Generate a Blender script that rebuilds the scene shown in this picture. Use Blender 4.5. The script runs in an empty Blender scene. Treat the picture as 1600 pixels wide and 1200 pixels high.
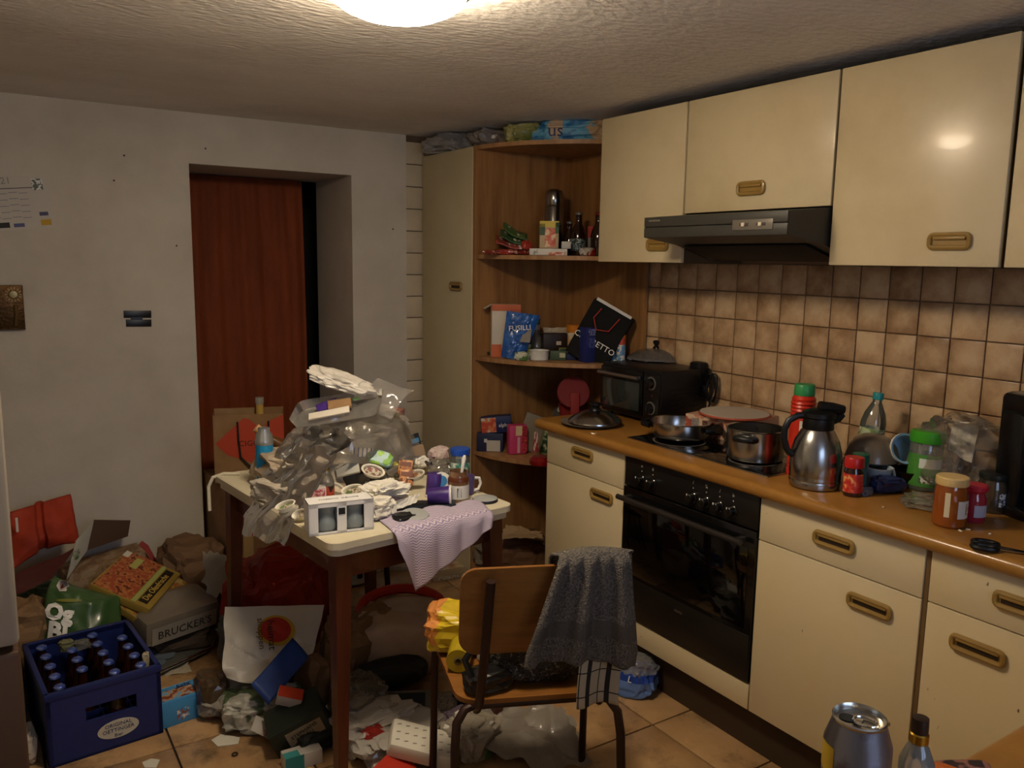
import bpy, bmesh, math, random
from mathutils import Vector, Matrix, Euler, noise
SC = bpy.context.scene
COL = SC.collection
R = math.radians
# ------------------------------------------------------------------ camera
CAM = Vector((-1.8649, -2.1379, 1.4828)); FPX = 1282.1
yaw, pitch, roll = 0.5759, 0.1491, 0.0155
DIR = Vector((math.sin(yaw)*math.cos(pitch), math.cos(yaw)*math.cos(pitch), -math.sin(pitch)))
RT = Vector((math.cos(yaw), -math.sin(yaw), 0)); UP = RT.cross(DIR)
RT, UP = RT*math.cos(roll)+UP*math.sin(roll), UP*math.cos(roll)-RT*math.sin(roll)
cam = bpy.data.cameras.new('camera'); cam.sensor_width = 36; cam.lens = FPX*36/1600; cam.clip_start = .02
camo = bpy.data.objects.new('camera', cam); COL.objects.link(camo)
camo.matrix_world = Matrix.Translation(CAM) @ Matrix((RT, UP, -DIR)).transposed().to_4x4()
SC.camera = camo
# ------------------------------------------------------------------ world, light, exposure
W = bpy.data.worlds.new('world'); SC.world = W; W.use_nodes = True
bg = W.node_tree.nodes['Background']; bg.inputs[0].default_value = (.50, .66, 1, 1); bg.inputs[1].default_value = SKY = 3.2
SC.view_settings.view_transform = 'Standard'; SC.view_settings.look = 'None'
SC.view_settings.gamma = 1; SC.view_settings.use_curve_mapping = False
SC.view_settings.exposure = 0.62
LAMP_E = 46.0
LAMP_C = (1, .83, .61)
# window daylight: portal over the real window opening behind the photographer
def portal(loc, rot, sx, sy):
    l = bpy.data.lights.new('window_portal', 'AREA'); l.shape = 'RECTANGLE'; l.size = sx; l.size_y = sy
    l.cycles.is_portal = True
    o = bpy.data.objects.new('window_portal', l); COL.objects.link(o); o.location = loc; o.rotation_euler = rot
portal((-1.15, -2.93, 1.45), (R(90), 0, 0), .9, .8)   # -z of the light points to +y: into the room
# ------------------------------------------------------------------ helpers
H = 2.074; YB = 1.577; XW = .545; ZW = .86; ZT = .74
FACE = -yaw
def at(px, py, x=None, y=None, z=None):
    v = DIR*FPX + RT*(px-800) + UP*(600-py)
    a, val = (0, x) if x is not None else (1, y) if y is not None else (2, z)
    return CAM + v*((val-CAM[a])/v[a])
def K(P): return (Vector(P)-CAM).dot(DIR)/FPX          # metres per pixel at P
def on(px, py, z, r=0):
    P = at(px, py, z=z); d = Vector((P.x-CAM.x, P.y-CAM.y, 0)).normalized()
    return P + d*r
def sp(px, y, z): 
    P = at(px, 600, y=y)
    for _ in range(4):
        q = Vector((P.x, y, z)); v = q-CAM
        u = 800+FPX*v.dot(RT)/v.dot(DIR); P.x += (px-u)*K(q)/max(.3, RT.x)
    return Vector((P.x, y, z))
def tag(o, label=None, cat=None, group=None, kind=None):
    if label: o['label'] = label
    if cat: o['category'] = cat
    if group: o['group'] = group
    if kind: o['kind'] = kind
    return o
def srgb(h):
    if isinstance(h, str):
        h = h.lstrip('#'); h = [int(h[i:i+2], 16)/255 for i in (0, 2, 4)]
    return tuple(c/12.92 if c <= .04045 else ((c+.055)/1.055)**2.4 for c in h[:3])+(1,)
MATS = {}
def mat(c, rough=.55, metal=0, var=None, bump=None, trans=0, alpha=1, coat=0, ior=1.45, stretch=(1,1,1), emit=0, sss=0):
    """procedural principled material; var=(scale, colour2, contrast low, high), bump=(scale, strength)"""
    key = (c, rough, metal, var, bump, trans, alpha, coat, ior, stretch, emit)
    if key in MATS: return MATS[key]
    m = bpy.data.materials.new('material'); m.use_nodes = True; MATS[key] = m
    nt = m.node_tree; b = nt.nodes['Principled BSDF']; N = nt.nodes.new; lk = nt.links.new
    b.inputs['Base Color'].default_value = srgb(c); b.inputs['Roughness'].default_value = rough
    b.inputs['Metallic'].default_value = metal; b.inputs['IOR'].default_value = ior
    b.inputs['Transmission Weight'].default_value = trans; b.inputs['Alpha'].default_value = alpha
    b.inputs['Coat Weight'].default_value = coat
    if emit: b.inputs['Emission Color'].default_value = srgb(c); b.inputs['Emission Strength'].default_value = emit
    tc = mp = None
    if var or bump:
        tc = N('ShaderNodeTexCoord'); mp = N('ShaderNodeMapping'); lk(tc.outputs['Object'], mp.inputs[0])
        mp.inputs['Scale'].default_value = stretch
    if var:
        n = N('ShaderNodeTexNoise'); n.inputs['Scale'].default_value = var[0]; n.inputs['Detail'].default_value = 5
        n.inputs['Roughness'].default_value = .6
        r = N('ShaderNodeValToRGB'); r.color_ramp.elements[0].position = var[2]; r.color_ramp.elements[1].position = var[3]
        r.color_ramp.elements[0].color = srgb(c); r.color_ramp.elements[1].color = srgb(var[1])
        lk(mp.outputs[0], n.inputs[0]); lk(n.outputs[0], r.inputs[0]); lk(r.outputs[0], b.inputs['Base Color'])
    if bump:
        n2 = N('ShaderNodeTexNoise'); n2.inputs['Scale'].default_value = bump[0]; n2.inputs['Detail'].default_value = 4
        bp = N('ShaderNodeBump'); bp.inputs['Strength'].default_value = bump[1]; bp.inputs['Distance'].default_value = .01
        lk(mp.outputs[0], n2.inputs[0]); lk(n2.outputs[0], bp.inputs['Height']); lk(bp.outputs[0], b.inputs['Normal'])
    return m
def printed(c1, c2, c3, scale=14, seed=0, rough=.45, stretch=(1,1,1)):
    """flat print: three colours in blotches, as on packaging"""
    key = ('p', c1, c2, c3, scale, seed, rough, stretch)
    if key in MATS: return MATS[key]
    m = bpy.data.materials.new('print'); m.use_nodes = True; MATS[key] = m
    nt = m.node_tree; b = nt.nodes['Principled BSDF']; N = nt.nodes.new; lk = nt.links.new
    tc = N('ShaderNodeTexCoord'); mp = N('ShaderNodeMapping'); mp.inputs['Location'].default_value = (seed*1.7, seed*2.3, seed*.9)
    mp.inputs['Scale'].default_value = stretch
    n = N('ShaderNodeTexNoise'); n.inputs['Scale'].default_value = scale; n.inputs['Detail'].default_value = 2
    r = N('ShaderNodeValToRGB'); e = r.color_ramp.elements; r.color_ramp.interpolation = 'EASE'
    e[0].position = .44; e[0].color = srgb(c1); e[1].position = .49; e[1].color = srgb(c2)
    x = e.new(.56); x.color = srgb(c2); x = e.new(.59); x.color = srgb(c3)
    lk(tc.outputs['Object'], mp.inputs[0]); lk(mp.outputs[0], n.inputs[0]); lk(n.outputs[0], r.inputs[0]); lk(r.outputs[0], b.inputs['Base Color'])
    b.inputs['Roughness'].default_value = rough
    return m
def film(c='#ffffff', haze=.16, gloss=.22, rough=.16, key=''):
    """thin clear plastic film"""
    k = ('f', c, haze, gloss, rough)
    if k in MATS: return MATS[k]
    m = bpy.data.materials.new('film'); m.use_nodes = True; MATS[k] = m
    nt = m.node_tree; nt.nodes.remove(nt.nodes['Principled BSDF']); N = nt.nodes.new; lk = nt.links.new
    out = nt.nodes['Material Output']
    t = N('ShaderNodeBsdfTransparent'); d = N('ShaderNodeBsdfTranslucent'); df = N('ShaderNodeBsdfDiffuse'); g = N('ShaderNodeBsdfGlossy')
    t.inputs[0].default_value = (.96, .95, .93, 1); df.inputs[0].default_value = d.inputs[0].default_value = srgb(c); g.inputs['Roughness'].default_value = rough
    m1 = N('ShaderNodeMixShader'); m1.inputs[0].default_value = .35; lk(df.outputs[0], m1.inputs[1]); lk(d.outputs[0], m1.inputs[2])
    m2 = N('ShaderNodeMixShader'); m2.inputs[0].default_value = haze; lk(t.outputs[0], m2.inputs[1]); lk(m1.outputs[0], m2.inputs[2])
    lw = N('ShaderNodeLayerWeight'); lw.inputs[0].default_value = gloss
    m3 = N('ShaderNodeMixShader'); lk(lw.outputs['Fresnel'], m3.inputs[0]); lk(m2.outputs[0], m3.inputs[1]); lk(g.outputs[0], m3.inputs[2])
    lk(m3.outputs[0], out.inputs[0])
    return m
class MB:
    def __init__(s): s.v = []; s.f = []; s.m = []
    def add(s, vs, fs, mi=0):
        o = len(s.v); s.v += [tuple(v) for v in vs]; s.f += [tuple(i+o for i in f) for f in fs]; s.m += [mi]*len(fs); return s
    def bm(s, b, M=None, mi=0):
        b.verts.index_update(); vs = [(M @ v.co if M else v.co.copy()) for v in b.verts]; fs = [[v.index for v in f.verts] for f in b.faces]
        b.free(); return s.add(vs, fs, mi)
    def box(s, c, d, bev=0, rot=None, mi=0, seg=2):
        b = bmesh.new(); bmesh.ops.create_cube(b, size=1)
        for v in b.verts: v.co = Vector((v.co.x*d[0], v.co.y*d[1], v.co.z*d[2]))
        if bev: bmesh.ops.bevel(b, geom=b.edges[:], offset=bev, segments=seg, affect='EDGES', profile=.5)
        M = Matrix.Translation(c)
        if rot: M = M @ Euler(rot).to_matrix().to_4x4()
        return s.bm(b, M, mi)
    def bb(s, lo, hi, bev=0, mi=0):
        return s.box([(a+b)/2 for a, b in zip(lo, hi)], [b-a for a, b in zip(lo, hi)], bev, None, mi)
    def lathe(s, prof, seg=28, c=(0,0,0), mi=0, sx=1, sy=1, M=None):
        vs = []; fs = []; rings = []
        for r, z in prof:
            if r <= 1e-6: rings.append([len(vs)]); vs.append((0, 0, z))
            else:
                rings.append(list(range(len(vs), len(vs)+seg)))
                vs += [(r*sx*math.cos(2*math.pi*i/seg), r*sy*math.sin(2*math.pi*i/seg), z) for i in range(seg)]
        for a, b in zip(rings, rings[1:]):
            for i in range(seg):
                j = (i+1) % seg
                if len(a) == 1 and len(b) == 1: continue
                if len(a) == 1: fs.append((a[0], b[j], b[i]))
                elif len(b) == 1: fs.append((a[i], a[j], b[0]))
                else: fs.append((a[i], a[j], b[j], b[i]))
        vs = [Vector(v) for v in vs]
        if M: vs = [M @ v for v in vs]
        return s.add([v+Vector(c) for v in vs], fs, mi)
    def tube(s, pts, r, seg=8, closed=False, mi=0, rs=None):
        pts = [Vector(p) for p in pts]; n = len(pts); vs = []; fs = []
        up = Vector((0, 0, 1)); prev = None
        for i, p in enumerate(pts):
            a = pts[i-1] if (i or closed) else p; b = pts[(i+1) % n] if (i < n-1 or closed) else p
            t = (b-a).normalized()
            if prev is None:
                x = t.cross(up); x = x if x.length > .05 else t.cross(Vector((1, 0, 0)))
            else: x = prev - t*prev.dot(t)
            x.normalize(); prev = x; y = t.cross(x); rr = rs[i] if rs else r
            vs += [p+x*(rr*math.cos(2*math.pi*k/seg))+y*(rr*math.sin(2*math.pi*k/seg)) for k in range(seg)]
        for i in range(n if closed else n-1):
            for k in range(seg):
                l = (k+1) % seg; j = (i+1) % n
                fs.append((i*seg+k, i*seg+l, j*seg+l, j*seg+k))
        if not closed: fs += [tuple(range(seg))[::-1], tuple((n-1)*seg+k for k in range(seg))]
        return s.add(vs, fs, mi)
    def prism(s, poly, z0, z1, mi=0, M=None):
        n = len(poly); vs = [Vector((x, y, z0)) for x, y in poly]+[Vector((x, y, z1)) for x, y in poly]
        if M: vs = [M @ v for v in vs]
        fs = [tuple(range(n))[::-1], tuple(range(n, 2*n))]+[(i, (i+1) % n, n+(i+1) % n, n+i) for i in range(n)]
        return s.add(vs, fs, mi)
    def grid(s, fn, nu, nv, mi=0):
        vs = [fn(i/nu, j/nv) for j in range(nv+1) for i in range(nu+1)]
        fs = [(j*(nu+1)+i, j*(nu+1)+i+1, (j+1)*(nu+1)+i+1, (j+1)*(nu+1)+i) for j in range(nv) for i in range(nu)]
        return s.add(vs, fs, mi)
    def build(s, name, mats, parent=None, smooth=35, loc=None, rot=None, thick=0):
        me = bpy.data.meshes.new(name); me.from_pydata(s.v, [], s.f)
        for m in (mats if isinstance(mats, (list, tuple)) else [mats]): me.materials.append(m)
        me.polygons.foreach_set('material_index', s.m)
        b = bmesh.new(); b.from_mesh(me); bmesh.ops.recalc_face_normals(b, faces=b.faces[:]); b.to_mesh(me); b.free()
        if smooth:
            me.polygons.foreach_set('use_smooth', [True]*len(me.polygons)); me.set_sharp_from_angle(angle=R(smooth))
        me.update()
        o = bpy.data.objects.new(name, me); COL.objects.link(o)
        if parent: o.parent = parent
        if loc is not None: o.location = loc
        if rot is not None: o.rotation_euler = rot
        if thick:
            md = o.modifiers.new('thickness', 'SOLIDIFY'); md.thickness = thick; md.offset = 0
        return o
def thing(name, label, cat, loc=(0,0,0), rot=(0,0,0), group=None):
    o = bpy.data.objects.new(name, None); COL.objects.link(o); o.empty_display_size = .05
    o.location = loc; o.rotation_euler = rot if isinstance(rot, (tuple, list)) else (0, 0, rot)
    return tag(o, label, cat, group)
def copy_tree(o, parent=None):
    c = o.copy(); COL.objects.link(c)
    if parent: c.parent = parent
    for ch in o.children: copy_tree(ch, c)
    return c
def text(s, size, m, parent, M, name='lettering', align='CENTER', sx=1, bold=0):
    cu = bpy.data.curves.new('t', 'FONT'); cu.body = s; cu.size = size; cu.align_x = align; cu.align_y = 'CENTER'; cu.extrude = .0003; cu.resolution_u = 2; cu.offset = bold
    t = bpy.data.objects.new('t', cu); COL.objects.link(t)
    me = bpy.data.meshes.new_from_object(t); bpy.data.objects.remove(t); bpy.data.curves.remove(cu)
    me.materials.clear(); me.materials.append(m); me.transform(Matrix.Scale(sx, 4, (1, 0, 0)))
    o = bpy.data.objects.new(name, me); COL.objects.link(o); o.parent = parent; o.matrix_local = M
    return o
def faceM(w, d, h, face, u, v, off=.0012, spin=0):
    o, uu, vv = {'f': ((-w/2, -d/2, 0), (w, 0, 0), (0, 0, h)), 'r': ((w/2, -d/2, 0), (0, d, 0), (0, 0, h)),
                 'l': ((-w/2, d/2, 0), (0, -d, 0), (0, 0, h)), 't': ((-w/2, -d/2, h), (w, 0, 0), (0, d, 0)),
                 'b': ((w/2, d/2, 0), (-w, 0, 0), (0, 0, h))}[face]
    o, uu, vv = Vector(o), Vector(uu), Vector(vv); n = uu.cross(vv).normalized(); p = o+uu*u+vv*v+n*off
    M = Matrix((uu.normalized(), vv.normalized(), n)).transposed().to_4x4(); M.translation = p
    return M @ Matrix.Rotation(spin, 4, 'Z'), uu.length, vv.length
def carton(name, label, cat, P, size, m, rz=FACE, rx=0, ry=0, prints=(), texts=(), bev=.0015, group=None, center=False, flap=None):
    """cardboard box: root mesh with printed panels, lettering and flaps as parts; origin at base centre"""
    w, d, h = size; b = MB().box((0, 0, h/2), (w, d, h), bev)
    o = b.build(name, m, None, loc=P, rot=(rx, ry, rz)); tag(o, label, cat, group)
    if center:
        o.location = Vector(P) - Euler((rx, ry, rz)).to_matrix() @ Vector((0, 0, h/2))
    for pr in prints:
        face, u0, v0, u1, v1, pm = pr[:6]; M, a, c = faceM(w, d, h, face, (u0+u1)/2, (v0+v1)/2, .0003)
        p = MB().box((0, 0, 0), ((u1-u0)*a, (v1-v0)*c, .0012)).build(pr[6] if len(pr) > 6 else 'printed_panel', pm, o); p.matrix_local = M
    for tx in texts:
        face, s, sz, u, v, tm = tx[:6]; M, a, c = faceM(w, d, h, face, u, v, .0014, tx[6] if len(tx) > 6 else 0)
        text(s, sz, tm, o, M)
    if flap:
        for fx, ang, ln in flap:                       # flaps standing up from the top edges: 'f','b','l','r'
            s = MB(); e = {'f': (w, (0, -d/2, h), 0), 'b': (w, (0, d/2, h), math.pi), 'l': (d, (-w/2, 0, h), -math.pi/2), 'r': (d, (w/2, 0, h), math.pi/2)}[fx]
            s.box((0, -ln/2, 0), (e[0]*.97, ln, .0015)); f = s.build('flap', m, o)
            f.matrix_local = Matrix.Translation(e[1]) @ Matrix.Rotation(e[2], 4, 'Z') @ Matrix.Rotation(-ang, 4, 'X')
    return o
def lat(name, label, cat, P, parts, rot=(0,0,0), group=None, seg=28):
    if len(parts) == 1:
        o = MB().lathe(parts[0][1], seg).build(name, parts[0][2], None, loc=P, rot=rot); return tag(o, label, cat, group)
    r = thing(name, label, cat, P, rot, group)
    for pn, pr, m in parts: MB().lathe(pr, seg).build(pn, m, r)
    return r
def sc(prof, k): return [(a*k, b*k) for a, b in prof]
def crinkle(p, f, seed=0):
    q = Vector(p)*f + Vector((seed*3.1, seed*1.7, seed*5.3))
    d = noise.voronoi(q)[0]; d2 = noise.voronoi(q*2.3)[0]
    return (d[0]-.45) + .4*(d2[0]-.45) + .5*noise.noise(q*.45)
def bag(name, label, cat, P, size, m, rz=0, seed=0, amp=.16, freq=None, sub=4, boxy=.6, rot=None, flat=True, group=None, smooth=0, mats=None, pick=None):
    """crumpled bag: a creased closed surface resting on its base (origin at base centre)"""
    b = bmesh.new(); bmesh.ops.create_icosphere(b, subdivisions=sub, radius=1)
    sx, sy, sz = size; f = freq or 1.9
    for v in b.verts:
        c = v.co; q = Vector([math.copysign(abs(a)**boxy, a) for a in c])
        k = 1+amp*2.0*crinkle(c, f, seed)
        v.co = Vector((q.x*sx/2*k, q.y*sy/2*k, sz/2+q.z*sz/2*k))
        if flat and v.co.z < 0: v.co.z = v.co.z*.02
    s = MB().bm(b); o = s.build(name, mats or m, None, smooth=smooth, loc=P, rot=rot or (0, 0, rz)); tag(o, label, cat, group)
    if pick:
        me = o.data
        for pl in me.polygons: pl.material_index = pick(pl.center, pl.normal)
    return o
def sheet(name, label, cat, cs, m, amp=.01, freq=9, n=(26, 26), seed=0, thick=.0008, parent=None, smooth=0, edge=.0, bend=None, group=None):
    """crumpled sheet over four world corners (a,b,c,d round the outline); origin at centre"""
    a, b, c, d = [Vector(x) for x in cs]; ctr = (a+b+c+d)/4; nrm = (b-a).cross(d-a).normalized()
    rnd = random.Random(seed)
    def fn(u, v):
        p = a*(1-u)*(1-v)+b*u*(1-v)+c*u*v+d*(1-u)*v - ctr
        if edge:
            t = (u-.5)*2; w = (v-.5)*2
            p += (p.normalized() if p.length > 0 else p)*edge*noise.noise(Vector((t*3, w*3, seed)))*max(abs(t), abs(w))**3
        p = p + nrm*amp*2*crinkle(p, freq, seed)
        if bend: p = p + Vector(bend(u, v))
        return p
    o = MB().grid(fn, *n).build(name, m, parent, smooth=smooth, loc=ctr if not parent else None, thick=thick)
    if not parent: tag(o, label, cat, group)
    return o
WHITE = mat('#e6e2d8', .6); BLACK = mat('#0b0b0c', .4); DARK = mat('#1a1613', .6)
STEEL = mat('#b9b6b0', .22, 1.0, bump=(60, .02)); CHROME = mat('#cfcfcf', .1, 1.0); ALU = mat('#c6c6c4', .32, 1)
TXTB = mat('#141414', .5); TXTW = mat('#ece8de', .5)
KRAFT = mat('#9b7a54', .75, var=(9, '#84623f', .35, .7)); CARD = mat('#8a6845', .8, var=(6, '#6d4f33', .35, .7))
GLASS = mat('#eef4f0', .03, 0, trans=1, ior=1.45); CLEARP = film('#f2f2ee', .10, .35, .08)
BROWNGL = mat('#2a1204', .06, 0, coat=.5)
FILM = film('#d8cfc0', .25, .38, .10); FILM2 = film('#cfcac4', .34, .36, .10); FILMW = film('#efeae2', .55, .25, .2)

from mathutils.bvhtree import BVHTree
def press(o, parent, target, off=.003):
    """lay a print or lettering flat onto the surface of the bag that carries it"""
    me = target.data; bv = BVHTree.FromPolygons([v.co.copy() for v in me.vertices], [p.vertices[:] for p in me.polygons])
    rm = parent.rotation_euler.to_matrix().inverted(); cl = rm @ (CAM-parent.location); M = (Matrix.Translation(o.location) @ o.rotation_euler.to_matrix().to_4x4()); Mi = M.inverted()
    for v in o.data.vertices:
        q = M @ v.co; d = (q-cl).normalized(); h = bv.ray_cast(q-d*.4, d)[0]
        if h is not None: v.co = Mi @ (h-d*off)
    return o
def disc(r, ry, n=7, seg=36):
    b = MB(); b.lathe([(r*i/n, 0) for i in range(n, -1, -1)], seg, sy=ry/r); return b
# ------------------------------------------------------------------ the room shell
PLASTER = mat('#c6beb0', .85, var=(2.2, '#b2aa9b', .4, .75), bump=(55, .12))
CEIL = mat('#e6e1da', .9, var=(1.5, '#dad3ca', .4, .7), bump=(28, .55), stretch=(1, 2.2, 1))
GROUT_F = mat('#3c3126', .9); GROUT_W = mat('#5b4632', .9)
XL, XR, YF = -2.42, .552, -2.92
DX0, DX1, DZ = -1.087, -.365, 1.866
def struct(name, b, m, parent=None, smooth=35, **k):
    o = b.build(name, m, parent, smooth, **k)
    if not parent: o['kind'] = 'structure'
    return o
floor = struct('floor', MB().bb((XL, YF, -.06), (XR, 2.75, -.006)), GROUT_F)
def tile_mat(name, cols, rough, nscale, edge=None, dirt=None, half=.05):
    m = bpy.data.materials.new(name); m.use_nodes = True; nt = m.node_tree; b = nt.nodes['Principled BSDF']; N = nt.nodes.new; lk = nt.links.new
    tc = N('ShaderNodeTexCoord'); oi = N('ShaderNodeObjectInfo'); ad = N('ShaderNodeVectorMath'); ad.operation = 'MULTIPLY_ADD'
    cx = N('ShaderNodeCombineXYZ'); lk(oi.outputs['Random'], cx.inputs[0]); lk(oi.outputs['Random'], cx.inputs[1])
    ad.inputs[1].default_value = (1, 1, 1); sclr = N('ShaderNodeVectorMath'); sclr.operation = 'SCALE'; sclr.inputs['Scale'].default_value = 37
    lk(cx.outputs[0], sclr.inputs[0]); lk(tc.outputs['Object'], ad.inputs[0]); lk(sclr.outputs[0], ad.inputs[2])
    n = N('ShaderNodeTexNoise'); n.inputs['Scale'].default_value = nscale; n.inputs['Detail'].default_value = 6; n.inputs['Roughness'].default_value = .65
    lk(ad.outputs[0], n.inputs[0])
    fac = n.outputs[0]
    if edge:
        ln = N('ShaderNodeVectorMath'); ln.operation = 'ABSOLUTE'; lk(tc.outputs['Object'], ln.inputs[0]); sx = N('ShaderNodeSeparateXYZ'); lk(ln.outputs[0], sx.inputs[0])
        mx = N('ShaderNodeMath'); mx.operation = 'MAXIMUM'; lk(sx.outputs[1], mx.inputs[0]); lk(sx.outputs[2], mx.inputs[1])
        m2 = N('ShaderNodeMath'); m2.operation = 'MULTIPLY_ADD'; m2.inputs[1].default_value = edge/half; lk(mx.outputs[0], m2.inputs[0]); lk(n.outputs[0], m2.inputs[2])
        m3 = N('ShaderNodeMath'); m3.operation = 'MULTIPLY_ADD'; m3.inputs[1].default_value = .16; lk(oi.outputs['Random'], m3.inputs[0]); lk(m2.outputs[0], m3.inputs[2])
        m4 = N('ShaderNodeMath'); m4.operation = 'SUBTRACT'; m4.inputs[1].default_value = .08; lk(m3.outputs[0], m4.inputs[0])
        fac = m4.outputs[0]
    r = N('ShaderNodeValToRGB'); e = r.color_ramp.elements
    e[0].position = cols[0][0]; e[0].color = srgb(cols[0][1]); e[1].position = cols[-1][0]; e[1].color = srgb(cols[-1][1])
    for p, c in cols[1:-1]: x = e.new(p); x.color = srgb(c)
    lk(fac, r.inputs[0]); col = r.outputs[0]
    if dirt:
        g = N('ShaderNodeNewGeometry'); n3 = N('ShaderNodeTexNoise'); n3.inputs['Scale'].default_value = 5; n3.inputs['Detail'].default_value = 8; n3.inputs['Roughness'].default_value = .75
        lk(g.outputs['Position'], n3.inputs[0]); rr = N('ShaderNodeValToRGB'); rr.color_ramp.elements[0].position = .5; rr.color_ramp.elements[1].position = .72
        lk(n3.outputs[0], rr.inputs[0]); mx = N('ShaderNodeMixRGB'); mx.inputs[2].default_value = srgb(dirt); lk(rr.outputs[0], mx.inputs[0]); lk(col, mx.inputs[1]); col = mx.outputs[0]
    lk(col, b.inputs['Base Color']); b.inputs['Roughness'].default_value = rough
    bp = N('ShaderNodeBump'); bp.inputs['Strength'].default_value = .08; bp.inputs['Distance'].default_value = .01; lk(n.outputs[0], bp.inputs['Height']); lk(bp.outputs[0], b.inputs['Normal'])
    return m
FT = tile_mat('floor_tile', [(.3, '#b89468'), (.5, '#a8845a'), (.72, '#8d6a45')], .32, 4, dirt='#4a3826')
def share(proto_mb, name, m, parent, spots, smooth=35):
    first = None
    for s in spots:
        if first is None: o = first = proto_mb.build(name, m, parent, smooth)
        else: o = first.copy(); COL.objects.link(o)
        o.parent = parent; o.location = s
TS = .334
pr = MB().box((0, 0, -.003), (TS-.006, TS-.006, .012), .002)
spots = []
for i in range(-6, 2):
    for j in range(-9, 6):
        x = -.4585+TS*i+TS/2; y = .008+TS*j+TS/2
        if XL+.1 < x+.12 and x < .2 and y < 2.2: spots.append((x, y, 0))
share(pr, 'tile', FT, floor, spots)
# ceiling, gently uneven
def cf(u, v):
    x = XL+(XR-XL)*u; y = YF+(YB+.02-YF)*v
    return (x, y, H+.012*noise.noise(Vector((x*1.1, y*1.1, 3)))*min(1, (YB-y)*2+.2, max(0, (.2-x))*2))
struct('ceiling', MB().grid(cf, 50, 60).bb((XL, YF, H+.03), (XR, YB+.02, H+.08)), CEIL)
# back wall with the deep doorway
wb = MB(); YH = 2.06
wb.bb((XL, YB, -.01), (DX0, YH, H+.03)).bb((DX1, YB, -.01), (-.084, YH, H+.03)).bb((DX0, YB, DZ), (DX1, YH, H+.03)).bb((-.084, YB+.014, -.01), (XR, YH, H+.03))
wall_back = struct('wall_back', wb, PLASTER)
MB().bb((-.083, YB+.0125, 0), (.06, YB+.0150, H)).build('grout_bed', mat('#5f4f3c', .9), wall_back)
STRIP = tile_mat('strip_tile', [(.3, '#c4b69c'), (.6, '#b8aa90'), (.75, '#ac9d82')], .35, 6)
share(MB().box((0, 0, 0), (.104, .009, .1025), .0015), 'tile', STRIP, wall_back, [(-.030+.1065*i, YB+.009, 1.939-.0533-.1065*j+.1065) for j in range(-0, 20) for i in range(2)])
struct('wall_right', MB().bb((XR, YF, -.01), (XR+.1, YB+.1, H+.05)), mat('#8a6e52', .85))
wall_right = bpy.data.objects['wall_right']
struct('wall_left', MB().bb((XL-.1, YF, -.01), (XL, 2.75, H+.05)), PLASTER)
wx0, wx1, wz0, wz1 = -1.65, -.65, 1.0, 1.9
struct('wall_front', MB().bb((XL, YF-.25, -.01), (wx0, YF, H+.05)).bb((wx1, YF-.25, -.01), (XR, YF, H+.05)).bb((wx0, YF-.25, -.01), (wx1, YF, wz0)).bb((wx0, YF-.25, wz1), (wx1, YF, H+.05)), PLASTER)
wf = MB(); wf.bb((wx0, YF-.12, wz0), (wx0+.05, YF-.07, wz1)).bb((wx1-.05, YF-.12, wz0), (wx1, YF-.07, wz1)).bb((wx0, YF-.12, wz0), (wx1, YF-.07, wz0+.05)).bb((wx0, YF-.12, wz1-.05), (wx1, YF-.07, wz1)).bb((-1.18, YF-.12, wz0), (-1.12, YF-.07, wz1))
struct('window_1', wf, mat('#e8e6e0', .4))
# hall behind the doorway, its unlit dark put into the wall colour
struct('wall_hall', MB().bb((DX0-.5, 2.75, -.01), (DX1+.6, 2.85, H)).bb((DX0-.6, YH, -.01), (DX0-.5, 2.75, H)).bb((DX1+.6, YH, -.01), (DX1+.7, 2.75, H)).bb((DX0-.6, YH, H-.03), (DX1+.7, 2.85, H+.05)), mat('#2a2a2e', .9))
# glazed wall tiles behind the worktop
WT = tile_mat('wall_tile', [(.46, '#cdb08a'), (.62, '#bb9a74'), (.78, '#9f7d5a'), (.98, '#7d5b3e')], .25, 9, edge=.2)
spots = []
for j in range(6):
    for i in range(21): spots.append((XR-.0035, -.392+.104*8-.052+.104-.104*i, 1.485-.0525-.105*j))
share(MB().box((0, 0, 0), (.009, .1005, .1015), .0018), 'tile', WT, wall_right, [s for s in spots if s[1] < .5])
# brown kickboard below the cabinets
struct('trim_1', MB().bb((.045, -1.64, 0), (.06, .47, .15)), mat('#3a2a1b', .6))
# ------------------------------------------------------------------ curtain in the doorway
P0, P1 = at(290, 270, y=2.0), at(470, 285, y=2.0)
CU = mat('#843c12', .8, var=(14, '#70300d', .35, .7), stretch=(1, 1, .15), bump=(90, .1))
def cfold(u, v):
    z = 1.862-v*1.82; a = u*26+.6*math.sin(v*2.2+u*4)
    x = P0.x-.02+(P1.x-P0.x+.02)*u + .012*math.sin(v*3.0)*u
    return (x, 1.985+.013*math.sin(a*.8)*(.35+.65*min(1, v*1.6))+.004*math.sin(a*2.3+1), z)
o = MB().grid(cfold, 120, 24).build('door_curtain', CU, None, 80, thick=.002); tag(o, 'dark rust-red curtain hanging in folds in the doorway', 'curtain')
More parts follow.
